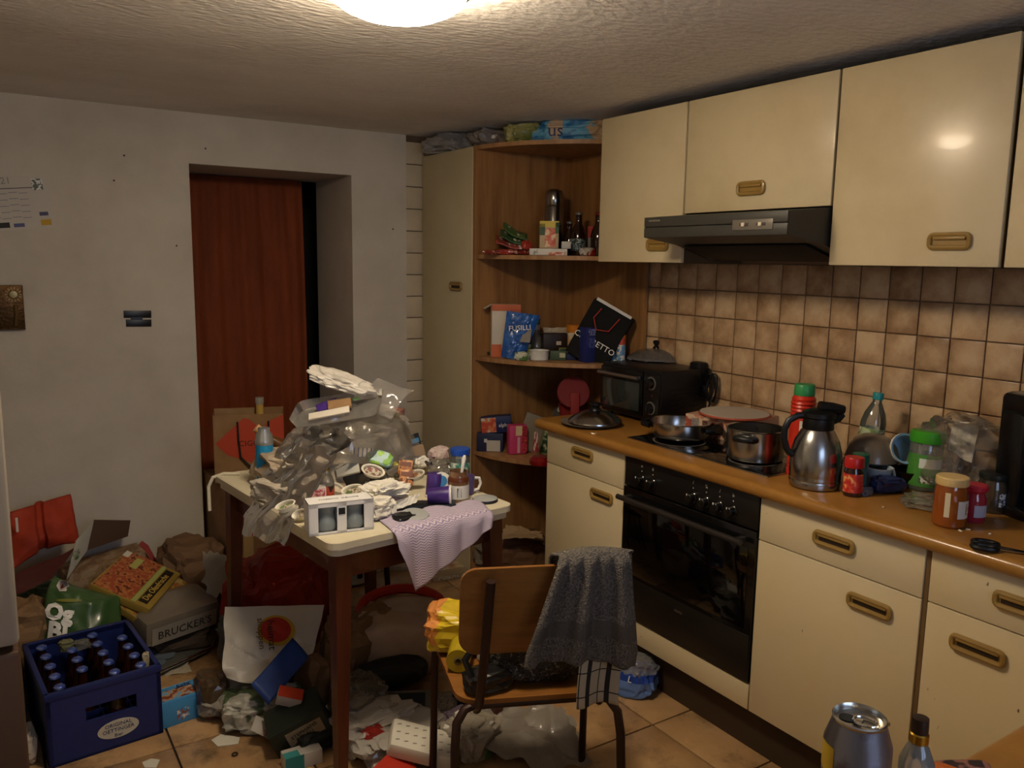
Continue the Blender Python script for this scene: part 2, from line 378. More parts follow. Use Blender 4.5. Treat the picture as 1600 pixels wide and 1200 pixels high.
# ------------------------------------------------------------------ ceiling lamp
lp = on(628, 0, 2.0); lp = Vector((-1.075, -.455, H-.004))
lamp = thing('ceiling_lamp', 'round glowing white glass ceiling lamp with small metal clips', 'lamp', lp)
MB().lathe([(0, 0), (.055, 0), (.055, -.02), (0, -.02)], 32).build('base_plate', mat('#d8d4c8', .5), lamp)
gm = bpy.data.materials.new('lamp_glass'); gm.use_nodes = True; nb = gm.node_tree.nodes['Principled BSDF']
nb.inputs['Base Color'].default_value = (.9, .88, .82, 1); nb.inputs['Emission Color'].default_value = LAMP_C+(1,); nb.inputs['Emission Strength'].default_value = LAMP_E; nb.inputs['Roughness'].default_value = .2
MB().lathe([(.150, -.022), (.153, -.026), (.143, -.044), (.122, -.060), (.092, -.073), (.056, -.082), (.025, -.0862), (0, -.087)], 48).build('glass_bowl', gm, lamp, 60)
for k in range(3):
    a = R(-28+120*k); c = MB(); c.box((0, 0, 0), (.022, .014, .02), .003).tube([(.006, 0, -.004), (-.012, 0, -.016)], .005)
    q = c.build('clip', mat('#8a6a40', .3, 1), lamp); q.location = (.153*math.cos(a), .153*math.sin(a), -.024); q.rotation_euler = (0, 0, a)
# ------------------------------------------------------------------ fitted kitchen
CREAM = mat('#d2c29c', .29, var=(3.5, '#c2b088', .45, .8), coat=.1)
def specked(base, dark, rough):
    m = mat(base, rough, var=(3, '#cfba8c', .45, .8), coat=.1001); nt = m.node_tree; N = nt.nodes.new; lk = nt.links.new; b = nt.nodes['Principled BSDF']
    src = b.inputs['Base Color'].links[0].from_socket; tc = N('ShaderNodeNewGeometry'); n = N('ShaderNodeTexNoise'); n.inputs['Scale'].default_value = 55; n.inputs['Detail'].default_value = 2
    r = N('ShaderNodeValToRGB'); r.color_ramp.elements[0].position = .735; r.color_ramp.elements[1].position = .78; mx = N('ShaderNodeMixRGB'); mx.inputs[2].default_value = srgb(dark)
    mp = N('ShaderNodeMapping'); mp.inputs['Scale'].default_value = (1, 1, .45); lk(tc.outputs['Position'], mp.inputs[0]); lk(mp.outputs[0], n.inputs[0])
    lk(n.outputs[0], r.inputs[0]); lk(r.outputs[0], mx.inputs[0]); lk(src, mx.inputs[1]); lk(mx.outputs[0], b.inputs['Base Color'])
    return m
CREAMD = specked('#d0bf98', '#5a4327', .4)
CARC = mat('#57452c', .7); HB = mat('#927339', .4, coat=.2); HD = mat('#2b1d0c', .6)
def oakm(c1, c2):
    return mat(c1, .5, var=(9, c2, .38, .66), stretch=(3.2, 3.2, .28), bump=(30, .06))
OAK = oakm('#9c7142', '#7d5630')
def pull(parent, y, z, L=.128, h=.042, x=0, slot_shade=True):
    """recessed shell handle on a face that looks along -x"""
    hw, hh, r = L/2-.006, h/2-.006, .010; pts = []
    for cy, cz, a0 in ((hw-r, hh-r, 0), (-hw+r, hh-r, 90), (-hw+r, -hh+r, 180), (hw-r, -hh+r, 270)):
        pts += [(x-.004, cy+r*math.cos(R(a0+t)), cz+r*math.sin(R(a0+t))) for t in (0, 30, 60, 90)]
    b = MB().tube(pts, .0068, 8, True).box((x-.0012, 0, -.004), (.002, L-.016, h-.02)).box((x-.006, 0, .008), (.006, L-.03, .008), .002)
    o = b.build('handle', HB, parent, loc=(0, y, z)); o['label'] = 'brown moulded pull handle, slotted or with a painted shade strip'
    d = MB().box((x-.0030, 0, -.003), (.0025, L-.036, .009)) if slot_shade else MB().box((x-.0030, 0, .011), (.0025, L-.04, .004)); q = d.build('slot_shade', HD, o)  # dark slot; handles without one get a thin strip painted as shade
    return o
def base_cab(label, y0, y1, dr=None, do=None, drawer=True):
    t = thing('base_cabinet', label, 'cabinet', (0, 0, 0), 0, 'cream kitchen base cabinets')
    MB().bb((.02, y1+.002, .15), (XW-.02, y0-.002, ZW-.042)).build('body', CARC, t)
    zs = .689
    if drawer:
        d = MB().bb((0, y1+.002, zs+.0015), (.018, y0-.002, .816), .0015).build('drawer', CREAMD, t); pull(d, dr[0], dr[1])
    d = MB().bb((0, y1+.002, .152), (.018, y0-.002, (zs if drawer else .23)-.0015), .0015).build('door', CREAMD, t)
    if do: pull(d, do[0], do[1])
    return t
base_cab('cream base cabinet with drawer at the far end beside the corner shelf', .47, 0, (.238, .770), (.118, .637))
base_cab('cream base cabinet with drawer right of the oven, below the steel jug', -.6, -1.1, (-.85, .757), (-.966, .622))
base_cab('cream base cabinet with drawer nearest the camera, cut by the right edge', -1.112, -1.6, (-1.325, .755), (-1.24, .619))
t = thing('oven_housing', 'cream panel of the oven housing below the black oven', 'cabinet'); MB().bb((.0, -.598, .152), (.018, -.002, .232), .0015).build('front_panel', CREAMD, t)
MB().bb((.03, -.598, .15), (XW-.02, -.002, .2)).build('body', CARC, t)
o = MB().bb((.004, -1.111, .152), (.03, -1.101, .816)).build('filler_strip', mat('#6a5030', .6), None); tag(o, 'narrow brown filler strip between the two near base cabinets', 'filler strip')
# oven
OVB = mat('#0d0c0b', .18, coat=.3); OVP = mat('#191613', .32); OVG = mat('#050505', .06, coat=.6)
ov = thing('oven', 'black built-in electric oven with six knobs and bar handle', 'oven')
MB().bb((.03, -.596, .236), (.5, -.004, .815)).build('body', BLACK, ov)
cp = MB().bb((0, -.596, .712), (.03, -.004, .817), .002).build('control_panel', OVP, ov)
dr = MB().bb((-.004, -.596, .238), (.028, -.004, .708), .003).build('door', OVB, ov)
MB().bb((-.006, -.57, .40), (-.0035, -.03, .655), .0008).build('glass_pane', OVG, dr)
MB().bb((-.0062, -.592, .241), (-.0035, -.008, .385), .0008).build('lower_strip', mat('#1d1915', .3), dr)
MB().box((-.008, -.30, .352), (.002, .035, .007)).build('badge', ALU, dr)
hb = MB().tube([(-.045, -.02, .678), (-.045, -.575, .678)], .0095, 12).box((-.022, -.045, .678), (.045, .016, .014), .002).box((-.022, -.55, .678), (.045, .016, .014), .002)
hb.build('handle', mat('#2a2521', .35), dr)
for i, (ky, sy) in enumerate(((-.091, 'o'), (-.146, '8'), (-.333, '/'), (-.389, '%'), (-.445, '/'), (-.499, 'b'))):
    k = MB().lathe([(0, 0), (.0185, 0), (.0185, .004), (.0165, .006), (.0155, .024), (.013, .026), (0, .026)], 20, M=Matrix.Rotation(-math.pi/2, 4, 'Y')).box((-.022, 0, 0), (.012, .007, .03), .002)
    q = k.build('knob', mat('#16130f', .2, coat=.4), cp, loc=(0, ky, .748))
    MB().box((-.0285, 0, .012), (.001, .003, .006)).build('pointer', TXTW, q)
    M = Matrix(((0, 0, -1), (-1, 0, 0), (0, 1, 0))).to_4x4(); M.translation = (-.001, ky, .796)
    text(sy, .016, mat('#b8b2a4', .5), cp, M, 'symbol')
    for a in (-50, -25, 0, 25, 50):
        pass
    MB().box((-.0006, 0, 0), (.0012, .0035, .0035)).build('mark', mat('#b8b2a4', .5), cp, loc=(0, ky, .778))
# worktop with rounded nose, and the return towards the photographer
WTM = mat('#9b6c2e', .3, var=(7, '#875a24', .4, .7), stretch=(1, .6, 1), bump=(120, .03), coat=.2)
prof = [(XW-.004, ZW-.04), (XW-.004, ZW), (-.012, ZW), (-.022, ZW-.003), (-.029, ZW-.010), (-.0315, ZW-.02), (-.029, ZW-.031), (-.022, ZW-.038), (-.012, ZW-.04)]
w = MB(); My = Matrix(((1, 0, 0, 0), (0, 0, -1, 0), (0, 1, 0, 0), (0, 0, 0, 1)))
w.prism(prof, -.515, 2.26, 0, My)
wt = w.build('worktop', WTM, None, 40); tag(wt, 'long golden-brown laminate worktop with rounded front edge', 'worktop')
p2 = [(-2.26, ZW-.04), (-2.26, ZW), (-1.655, ZW), (-1.643, ZW-.004), (-1.635, ZW-.012), (-1.632, ZW-.02), (-1.635, ZW-.03), (-1.645, ZW-.038), (-1.655, ZW-.04)]
Mx = Matrix(((0, 0, 1, 0), (1, 0, 0, 0), (0, 1, 0, 0), (0, 0, 0, 1)))
w = MB().prism(p2, -1.36, -.034, 0, Mx).build('worktop', WTM, None, 40); tag(w, 'near worktop return with the drinks can, at the bottom right corner', 'worktop')
t = thing('base_cabinet', 'base cabinet under the near worktop return', 'cabinet'); MB().bb((-1.34, -2.25, .0), (-.05, -1.67, ZW-.041)).build('body', CREAM, t)
# wall cabinets
XU = .2276
def wall_cab(label, y0, y1, z0, z1, hy, hz):
    t = thing('wall_cabinet', label, 'cabinet', (0, 0, 0), 0, 'cream kitchen wall cabinets')
    MB().bb((XU+.02, y1+.003, z0), (XW-.005, y0-.003, z1)).build('body', CARC, t)
    d = MB().bb((XU, y1+.004, z0), (XU+.018, y0-.004, z1), .0025).build('door', CREAM, t)
    if hy is not None: pull(d, hy, hz, .115, .045, XU, False)
wall_cab('cream wall cabinet beside the corner shelf, left of the hood', .47, 0, 1.4845, 2.034, .122, 1.548)
wall_cab('short cream wall cabinet above the black range hood', 0, -.6, 1.655, 2.034, -.299, 1.723)
wall_cab('wide cream wall cabinet right of the hood', -.6, -1.087, 1.4845, 2.034, -.958, 1.549)
wall_cab('cream wall cabinet cut off by the right edge of the picture', -1.092, -1.6, 1.4845, 2.034, None, 0)
# range hood
hd = thing('range_hood', 'black slim range hood with silver switch plate under wall cabinet', 'range hood')
HM = mat('#2c2a26', .45); hp = [(.05, 1.567), (.05, 1.634), (XU-.003, 1.650), (XW-.01, 1.650), (XW-.01, 1.498), (.36, 1.498), (.20, 1.545)]
b = MB(); Mh = Matrix(((1, 0, 0, 0), (0, 0, -1, 0), (0, 1, 0, 0), (0, 0, 0, 1))); b.prism(hp, .003, .597, 0, Mh); b.build('body', HM, hd)
MB().bb((.044, -.596, 1.602), (.052, -.004, 1.634), .002).build('visor', mat('#3b3933', .42), hd)
MB().bb((.044, -.596, 1.567), (.052, -.004, 1.600), .002).build('visor', mat('#3b3933', .42), hd)
MB().box((.27, -.3, 1.519), (.17, .5, .004), .001, rot=(0, R(16), 0)).build('grease_filter', mat('#14110e', .7, .3), hd)
a, c = at(1145, 348, x=.043), at(1208, 348, x=.043)
spn = MB().bb((.041, c.y, 1.583), (.045, a.y, 1.613), .001).build('switch_plate', mat('#7d766c', .35, .4), hd)
for k, f in enumerate((.30, .72)):
    yy = a.y+(c.y-a.y)*f; MB().bb((.0395, yy-.016, 1.594), (.042, yy+.016, 1.603), .0008).build('switch_slot', mat('#3a332b', .5), spn); MB().bb((.036, yy-.004, 1.593), (.041, yy+.008, 1.604), .001).build('switch_slider', mat('#d8cbb0', .4), spn)
M = Matrix(((0, 0, -1), (-1, 0, 0), (0, 1, 0))).to_4x4(); M.translation = (.0435, -.055, 1.622); MB().box((.0435, -.055, 1.622), (.001, .055, .006)).build('wordmark', mat('#6f6a60', .4), hd)
# tall cabinet and the corner shelf
tc_ = thing('tall_cabinet', 'tall cream broom cabinet beside the tile strip and corner shelf', 'cabinet')
TALL = mat('#c0b391', .45, var=(3, '#b3a582', .4, .8))
MB().bb((.02, 1.08, .0), (XW-.01, YB-.004, 1.979)).build('body', mat('#b9ae93', .5), tc_)
d = MB().bb((0, 1.08, .03), (.018, YB-.008, 1.977), .002).build('door', TALL, tc_); pull(d, 1.222, 1.362, .115, .042)
cs = thing('corner_shelf', 'open oak corner shelf with rounded boards in the kitchen corner', 'shelf')
MB().bb((.003, 1.060, .0), (.516, 1.078, 1.979)).build('side_panel', OAK, cs)
MB().bb((.516, .517, .0), (.534, 1.078, 1.979)).build('back_panel', OAK, cs)
MB().bb((.516, .503, ZW+.002), (.534, .516, 1.979)).build('edge_strip', OAK, cs)
SH = [(1.961, 1.979), (1.489, 1.507), (1.035, 1.053), (.595, .613), (.05, .068)]
SHM = oakm('#a67c52', '#8a633c'); SHM2 = SHM
for z0, z1 in SH:
    c0 = Vector((.515, 1.059)); poly = [(.515, 1.059)]
    for i in range(17):
        a = math.pi/2*i/16; ex = 1.15
        poly.append((c0.x-.505*math.copysign(abs(math.cos(a))**ex, 1), c0.y-.553*abs(math.sin(a))**ex))
    m_ = Matrix.Identity(4); s = MB().prism(poly[::1], z0, z1).build('shelf', SHM, cs)
    
# ------------------------------------------------------------------ fridge at the left edge
fr = thing('fridge', 'tall off-white refrigerator edge cut by the left side of the picture', 'refrigerator')
MB().bb((-2.40, -.28, .02), (-1.846, .26, 1.75), .008).build('body', mat('#b9b1a2', .4), fr)
MB().bb((-2.40, -.345, .72), (-1.843, -.285, 1.75), .012).build('door', mat('#9a9182', .4), fr)
MB().bb((-2.40, -.345, .05), (-1.843, -.285, .71), .012).build('freezer_door', mat('#46301f', .6), fr)
MB().bb((-1.90, -.372, .80), (-1.872, -.345, 1.1), .006).build('handle', mat('#d8d2c6', .3), fr)
# ------------------------------------------------------------------ things on the back wall
cal = thing('wall_calendar', 'white year-planner calendar hanging tilted on the left wall', 'calendar', (-1.78, YB-.002, 1.665), (0, R(-6), 0))
PAPER = mat('#bfb9ae', .8)
MB().box((0, 0, 0), (.36, .002, .20)).build('sheet', PAPER, cal)
for i in range(8):
    for j in range(5):
        MB().box((-.15+i*.034, -.0014, .040-j*.023-.004*(i%2)), (.030, .001, .003)).build('month_row', mat('#8d8a92', .8), cal)
MB().box((-.02, -.0014, .055), (.30, .001, .003)).build('rule', mat('#444048', .8), cal)
MB().box((.14, -.0014, .066), (.036, .001, .042)).build('photo', printed('#3a4230', '#d8d6cc', '#50584a', 40), cal)
MB().box((.148, -.0014, -.078), (.036, .001, .022)).build('logo', mat('#b8922c', .7), cal)
MB().box((.1, -.0014, -.083), (.034, .001, .014)).build('logo', mat('#c0bcb0', .7), cal)
MB().box((.056, -.0014, -.083), (.036, .001, .014)).build('logo', mat('#55587e', .7), cal)
MB().box((.0, -.0014, -.080), (.05, .001, .02)).build('logo', mat('#26241f', .7), cal)
MB().box((.145, -.0014, -.045), (.03, .001, .014)).build('logo', mat('#4a4a68', .7), cal)
M = Matrix.Rotation(math.pi/2, 4, 'X'); M.translation = (.02, -.0014, .083); text('2021', .035, mat('#8a867c', .8), cal, M)
pl = thing('relief_plaque', 'dark bronze relief plaque with embossed sun on the left wall', 'plaque', (-1.79, YB-.006, 1.275))
BRZ = mat('#4a3216', .38, .75, bump=(90, .3)); BRL = mat('#8a7346', .3, .8)
MB().box((0, 0, 0), (.14, .012, .172), .003).build('plate', BRZ, pl)
b = MB().lathe([(0, .006), (.014, .005), (.016, 0)], 20, (.037, -.006, .05), M=Matrix.Rotation(math.pi/2, 4, 'X'))
for k in range(14):
    a = k*math.pi/7; b.box((.037+.024*math.cos(a), -.007, .05+.024*math.sin(a)), (.009, .003, .002), rot=(0, -a, 0))
b.build('sun_emblem', BRL, pl)
MB().tube([(.038, -.006, -.07), (.042, -.009, -.03), (.04, -.006, .01)], .008, rs=[.009, .007, .006]).build('figure', BRL, pl)
MB().bb((-.07, -.009, -.086), (.07, -.005, -.08)).build('rim', BRZ, pl)
a, c = at(193, 485, y=YB), at(237, 511, y=YB); mx = (a.x+c.x)/2; mz = (a.z+c.z)/2
tp = thing('tape_patch', 'two black tape strips stuck on the white wall left of the doorway', 'tape', (mx, YB-.0015, mz))
MB().box((0, 0, .019), (.106, .003, .030), .0008, (0, R(1), 0)).build('strip', mat('#101012', .35), tp)
MB().box((.003, 0, -.018), (.098, .003, .030), .0008, (0, R(1.5), 0)).build('strip', mat('#101012', .35), tp)
MB().box((-.004, -.0003, .001), (.045, .0025, .012)).build('strip', mat('#101012', .35), tp)
NM = mat('#4a4036', .6, .4)
for i, (px, py, w_) in enumerate(((194, 243, 'between calendar and doorway'), (178, 282, 'lower left above the tape strips'), (321, 232, 'above the doorway lintel'), (276, 384, 'just left of the curtain'), (614, 358, 'on the narrow wall right of the doorway'))):
    P = at(px, py, y=YB-.001); o = MB().lathe([(0, -.004), (.0035, -.003), (.004, 0), (.002, .001), (.002, .012), (0, .012)], 10, M=Matrix.Rotation(-math.pi/2, 4, 'X')).build('nail', NM, None, loc=P); tag(o, 'small nail in the white wall '+w_, 'nail', 'nails in the back wall')
# ================================================================== things on the worktop
def hobpt(px, py): return on(px, py, ZW+.006)
hob = thing('hob', 'black glass cooking hob with steel rim set into the worktop', 'hob', (0, 0, ZW))
MB().bb((.055, -.575, 0), (.505, .055, .004), .0015).build('rim', STEEL, hob)
MB().bb((.062, -.568, .001), (.498, .048, .006), .001).build('glass_plate', mat('#070707', .08, coat=.5), hob)
for x, y, r in ((.17, -.09, .09), (.38, -.09, .075), (.17, -.42, .075), (.38, -.42, .09)):
    MB().lathe([(r-.004, .0061), (r, .0064), (r+.003, .0061)], 40, (x, y, 0)).build('cooking_zone', mat('#5a5650', .4), hob)
ZH = ZW+.0065
# frying pan
P = on(1063, 692, ZH, .075); k = K(P)
pan = thing('saute_pan', 'wide low stainless steel pan with black handles on the hob', 'pan', P)
MB().lathe([(0, 0), (.080, 0), (.098, .012), (.104, .03), (.105, .062), (.109, .064), (.107, .066), (.102, .063), (.101, .03), (.09, .008), (0, .006)], 48).build('bowl', STEEL, pan)
for a in (-62, 118):
    b = MB().tube([(.101, -.045, .045), (.128, -.035, .047), (.140, 0, .048), (.128, .035, .047), (.101, .045, .045)], .011, 10); b.box((.108, 0, .045), (.012, .075, .02), .004)
    q = b.build('handle', BLACK, pan, rot=(0, 0, R(a)))
P = on(1178, 726, ZH, .085)
pot = thing('cooking_pot', 'deep stainless steel pot with black handles on the hob, beside the red canister', 'pot', P)
MB().lathe([(0, 0), (.078, 0), (.088, .006), (.09, .02), (.09, .098), (.094, .101), (.092, .103), (.0875, .1), (.0875, .012), (.08, .006), (0, .006)], 48).build('bowl', STEEL, pot)
for a in (-158, 22):
    b = MB().tube([(.085, -.03, .078), (.118, -.024, .082), (.128, 0, .083), (.118, .024, .082), (.085, .03, .078)], .010, 10); b.box((.094, 0, .078), (.012, .06, .022), .004)
    b.build('handle', BLACK, pot, rot=(0, 0, R(a)))
# lid on a plate at the far end
P = on(922, 672, ZW, .10)
lat('dinner_plate', 'grey plate under the pan lid at the far end of the worktop', 'plate', P, [('plate', [(0, 0), (.07, 0), (.115, .012), (.116, .014), (.07, .005), (0, .004)], mat('#6e675c', .35))], seg=40)
P2 = P+Vector((.012, -.014, .0135))
lid = thing('pan_lid', 'stainless pan lid with black knob resting on the grey plate', 'lid', P2)
MB().lathe([(.10, 0), (.104, .003), (.103, .008), (.085, .024), (.05, .04), (.025, .045), (0, .046)], 40).build('dome', STEEL, lid)
MB().lathe([(.0, .045), (.024, .046), (.022, .052), (.014, .058), (.022, .068), (.022, .074), (0, .078)], 24).build('knob', BLACK, lid)
# mini oven
mo = thing('mini_oven', 'black tabletop mini oven with glass door and two dials', 'mini oven', (.405, .315, ZW))
OM = mat('#0c0b0b', .4); WX, WY, WH = .115, .178, .215
MB().bb((-WX, -WY, .015), (WX+.01, WY, WH), .006).build('body', OM, mo)
for sx in (-1, 1):
    for sy in (-1, 1): MB().lathe([(0, 0), (.012, 0), (.010, .018), (0, .018)], 14, (sx*.09, sy*.15, 0)).build('foot', BLACK, mo)
dd = MB().bb((-WX-.012, -WY+.095, .03), (-WX, WY-.006, WH-.012), .003).build('door', mat('#0a0909', .25), mo)
MB().bb((-WX-.0135, -WY+.112, .045), (-WX-.011, WY-.024, WH-.058), .0008).build('glass_pane', mat('#2c302d', .08, coat=.6), dd)
MB().tube([(-WX-.032, -WY+.1, WH-.036), (-WX-.032, WY-.012, WH-.036)], .0075, 10).box((-WX-.018, -WY+.115, WH-.036), (.024, .012, .01)).box((-WX-.018, WY-.03, WH-.036), (.024, .012, .01)).build('handle', ALU, dd)
MB().bb((-WX-.010, -WY+.004, .03), (-WX, -WY+.09, WH-.012), .002).build('control_panel', mat('#0f0e0d', .35), mo)
for z in (.165, .068):
    MB().lathe([(0, 0), (.026, 0), (.026, .002), (0, .002)], 28, (-WX-.010, -WY+.047, z), M=Matrix.Rotation(-math.pi/2, 4, 'Y')).build('dial_ring', mat('#8a867e', .4, .6), mo)
    MB().lathe([(0, 0), (.021, .002), (.018, .018), (0, .019)], 24, (-WX-.011, -WY+.047, z), M=Matrix.Rotation(-math.pi/2, 4, 'Y')).box((-WX-.031, -WY+.047, z), (.006, .006, .034), .002).build('knob', mat('#171514', .2, coat=.5), mo)
MB().lathe([(0, 0), (.003, 0), (.003, .002), (0, .003)], 10, (-WX-.010, -WY+.04, .118), M=Matrix.Rotation(-math.pi/2, 4, 'Y')).build('indicator', mat('#8a2018', .3), mo)
for j in range(5):
    for i in range(8): MB().box((-.06+i*.02, -WY-.0005, .07+j*.018), (.012, .002, .004)).build('vent_slot', mat('#030303', .8), mo)
# glass lid with knob on the mini oven
P = at(1023, 562, z=ZW+WH); 
gl = thing('casserole_cover', 'clear glass casserole lid with dark knob on top of the mini oven', 'lid', (P.x+.01, P.y, ZW+WH))
GLID = film('#e4e2dc', .22, .45, .06)
MB().lathe([(.122, 0), (.126, .004), (.124, .012), (.105, .022), (.085, .036), (.05, .044), (.02, .047)], 48).build('glass_dome', GLID, gl)
MB().lathe([(.122, 0), (.128, .003), (.124, .007)], 48).build('steel_rim', CHROME, gl)
MB().lathe([(0, .046), (.018, .047), (.016, .055), (.011, .06), (.017, .07), (.018, .078), (.012, .083), (0, .084)], 24).build('knob', mat('#1a1410', .25), gl)
# cable and plug at the wall
pts = []
for i in range(46):
    a = i*.42; pts.append((XW-.03-.006*math.sin(i), .085+.022*math.cos(a)+.0006*i, 1.005+.055*math.sin(a)))
o = MB().tube([(XW-.012, .13, 1.075)]+pts+[(XW-.03, .10, .94), (XW-.05, .12, ZW+.006)], .0045, 6).build('power_cable', BLACK, None); tag(o, 'coiled black power cable hanging against the wall tiles behind the mini oven', 'cable')
o = MB().box((0, 0, 0), (.05, .06, .075), .01).box((-.03, 0, 0), (.02, .03, .03), .005).build('power_plug', BLACK, None, loc=(XW-.034, .165, 1.062)); tag(o, 'chunky black plug adapter on the tiles right of the glass lid', 'plug')
# pizza box with round cardboard
P = Vector((.41, -.11, ZW+.0065)); bx = carton('pizza_box', 'pale printed pizza box behind the steel pot', 'box', P, (.25, .22, .075), mat('#b78f74', .6), rz=R(-78),
    prints=(('f', .0, .0, 1, 1, printed('#b07058', '#c9a88c', '#9a4a38', 25, 3)), ('f', .28, .2, .62, .8, mat('#2a1a14', .5)), ('f', .68, .15, .86, .6, mat('#a8b45a', .5)), ('f', .1, .3, .24, .85, mat('#e2d8cf', .5))),
    texts=(('f', 'Die Ofenfrische', .016, .45, .5, mat('#d8c8a8', .5)),))
o = MB().lathe([(0, 0), (.118, 0), (.125, .004), (.122, .010), (0, .008)], 56).build('pizza_disc', mat('#b5aa9c', .7), None, loc=(.405, -.125, ZW+.083)); tag(o, 'round pale cardboard disc lying on the pizza box', 'cardboard disc')
MB().lathe([(.1225, .0015), (.1285, .004), (.1255, .0095)], 56).build('rim', mat('#a8452c', .6), o)
# canister, jug
P = on(1248, 745, ZW, .03); k = K(P)
sal = thing('canister', 'tall ribbed red plastic canister with green cap', 'canister', P)
pf = [(0, 0), (.036, 0), (.038, .006)]
for i in range(4): pf += [(.038, .02+i*.009), (.0355, .0245+i*.009)]
pf += [(.037, .07), (.037, .17)]
for i in range(5): pf += [(.037, .175+i*.011), (.034, .1805+i*.011)]
pf += [(.035, .232), (.027, .243), (0, .243)]
MB().lathe(pf, 36).build('body', mat('#c02a14', .35, coat=.2), sal)
MB().lathe([(0, .242), (.029, .242), (.030, .246), (.029, .272), (.027, .275), (0, .276)], 28).build('cap', mat('#2f8a4a', .4), sal)
b = MB(); b.grid(lambda u, v: (.0384*math.cos(R(205+u*80)), .0384*math.sin(R(205+u*80)), .082+v*.085), 12, 1).build('label', mat('#d8a82c', .5), sal)
MB().grid(lambda u, v: (.0388*math.cos(R(205+u*40)), .0388*math.sin(R(205+u*40)), .14+v*.03), 8, 1).build('label', mat('#e2dccf', .5), sal)
P = on(1271, 768, ZW, .062)
ju = thing('vacuum_jug', 'brushed steel vacuum jug with black lid and handle', 'jug', P)
MB().lathe([(0, 0), (.062, 0), (.068, .004), (.0705, .02), (.069, .024), (.0705, .029), (.069, .034), (.0705, .039), (.071, .07), (.068, .105), (.06, .135), (.047, .16), (.039, .17), (0, .17)], 48).build('body', mat('#aaa8a4', .24, 1.0), ju)
MB().lathe([(.041, .166), (.043, .17), (.041, .198), (.046, .202), (.046, .214), (.03, .222), (0, .224)], 36).build('lid', BLACK, ju)
sd = -RT; sd = Vector((sd.x, sd.y, 0)).normalized()
def along(a, r, z): return (sd.x*r*math.cos(a)-0, sd.y*r*math.cos(a), z)
hp_ = [(.038, .205), (.06, .203), (.083, .19), (.094, .165), (.094, .135), (.086, .11), (.078, .098), (.068, .092)]
MB().tube([(sd.x*r, sd.y*r, z) for r, z in hp_], .0095, 10).build('handle', BLACK, ju)
MB().tube([(-sd.x*r, -sd.y*r, z) for r, z in ((.03, .195), (.055, .2), (.068, .21))], .012, 10, rs=[.02, .014, .009]).build('spout', BLACK, ju)
MB().tube([(-sd.x*r, -sd.y*r, z) for r, z in ((.0, .226), (.04, .226), (.07, .222))], .01, 8, rs=[.02, .016, .012]).build('lid_lever', BLACK, ju)
# small red-lidded jar
P = on(1331, 777, ZW, .022); rj = thing('sauce_jar', 'small dark jar with red lid and red label in front of the steel jug', 'jar', P)
MB().lathe([(0, 0), (.024, 0), (.0255, .005), (.0255, .068), (.022, .078), (.021, .082), (0, .082)], 28).build('glass', mat('#2a0f0a', .08, coat=.6), rj)
MB().lathe([(0, .08), (.0255, .08), (.0262, .084), (.0258, .105), (.024, .108), (0, .108)], 28).build('lid', mat('#b01c18', .35), rj)
MB().lathe([(.0259, .012), (.0259, .064)], 28).build('label', printed('#b5231c', '#c8402c', '#d89a5a', 60, 2), rj)
# water bottle with teal cap, leaning
P = on(1347, 700, ZW, .15); P = Vector((.40, -.66, ZW)); 
bt = thing('plastic_bottle', 'clear plastic bottle with teal cap leaning before the tiles', 'bottle', P, (R(3), R(5), 0))
MB().lathe([(0, .0), (.034, 0), (.037, .006), (.036, .03), (.037, .06), (.0365, .13), (.037, .15), (.03, .18), (.018, .205), (.013, .215), (.013, .228)], 32).build('body', film('#cfd8c8', .16, .42, .05), bt)
MB().lathe([(0, .222), (.0155, .222), (.016, .24), (.0145, .243), (0, .243)], 24).build('cap', mat('#1e8a8a', .35), bt)
MB().lathe([(.0374, .07), (.0374, .135)], 32).build('label', printed('#b9c49a', '#8aa05a', '#dfe2d2', 30, 5), bt)
MB().lathe([(0, .004), (.034, .005), (.0345, .06), (0, .06)], 24).build('contents', mat('#5a6a2a', .2), bt)
# pile of dishes behind the jar
P = Vector((.30, -.745, ZW))
lat('pot_base', 'black saucepan under the upturned grey bowl', 'saucepan', P, [('pan', [(0, 0), (.062, 0), (.068, .006), (.07, .06), (.072, .062), (.067, .06), (.064, .008), (0, .006)], mat('#141313', .3))])
o = lat('mixing_bowl', 'taupe plastic bowl lying upside down on the black saucepan', 'bowl', P+Vector((0, 0, .064)), [('bowl', [(.073, 0), (.076, .002), (.074, .012), (.066, .04), (.05, .062), (.03, .073), (0, .076)], mat('#6a5d4c', .28, coat=.2))])
P = on(1371, 766, ZW, .026); mg = thing('mug', 'pale blue and white mug standing before the black saucepan', 'mug', P)
MB().lathe([(0, 0), (.026, 0), (.03, .006), (.034, .06), (.036, .062), (.032, .06), (.028, .01), (0, .008)], 32).build('cup', mat('#a9bccb', .3), mg)
MB().tube([(.031, -.005, .05), (.048, -.012, .052), (.054, -.014, .034), (.046, -.012, .016), (.03, -.005, .014)], .0045, 8).build('handle', mat('#d9d6cd', .35), mg)
MB().lathe([(.0355, .058), (.037, .062), (.0325, .061)], 32).build('rim', mat('#e2e0d8', .3), mg)
P = Vector((.165, -.80, ZW)); gc = thing('spice_jar', 'small jar with dark green cap hidden behind the red-lidded jar', 'jar', P)
MB().lathe([(0, 0), (.02, 0), (.021, .08), (0, .08)], 24).build('glass', mat('#3d5a58', .1, coat=.5), gc); MB().lathe([(0, .08), (.022, .08), (.022, .108), (0, .11)], 24).build('cap', mat('#0e5a44', .35), gc)
bag('food_wrapper', 'dark blue crumpled foil wrapper on the worktop beside the mug', 'wrapper', on(1385, 772, ZW, .02), (.085, .05, .045), mat('#23305e', .3, coat=.4), R(-20), 4, .25, sub=3)
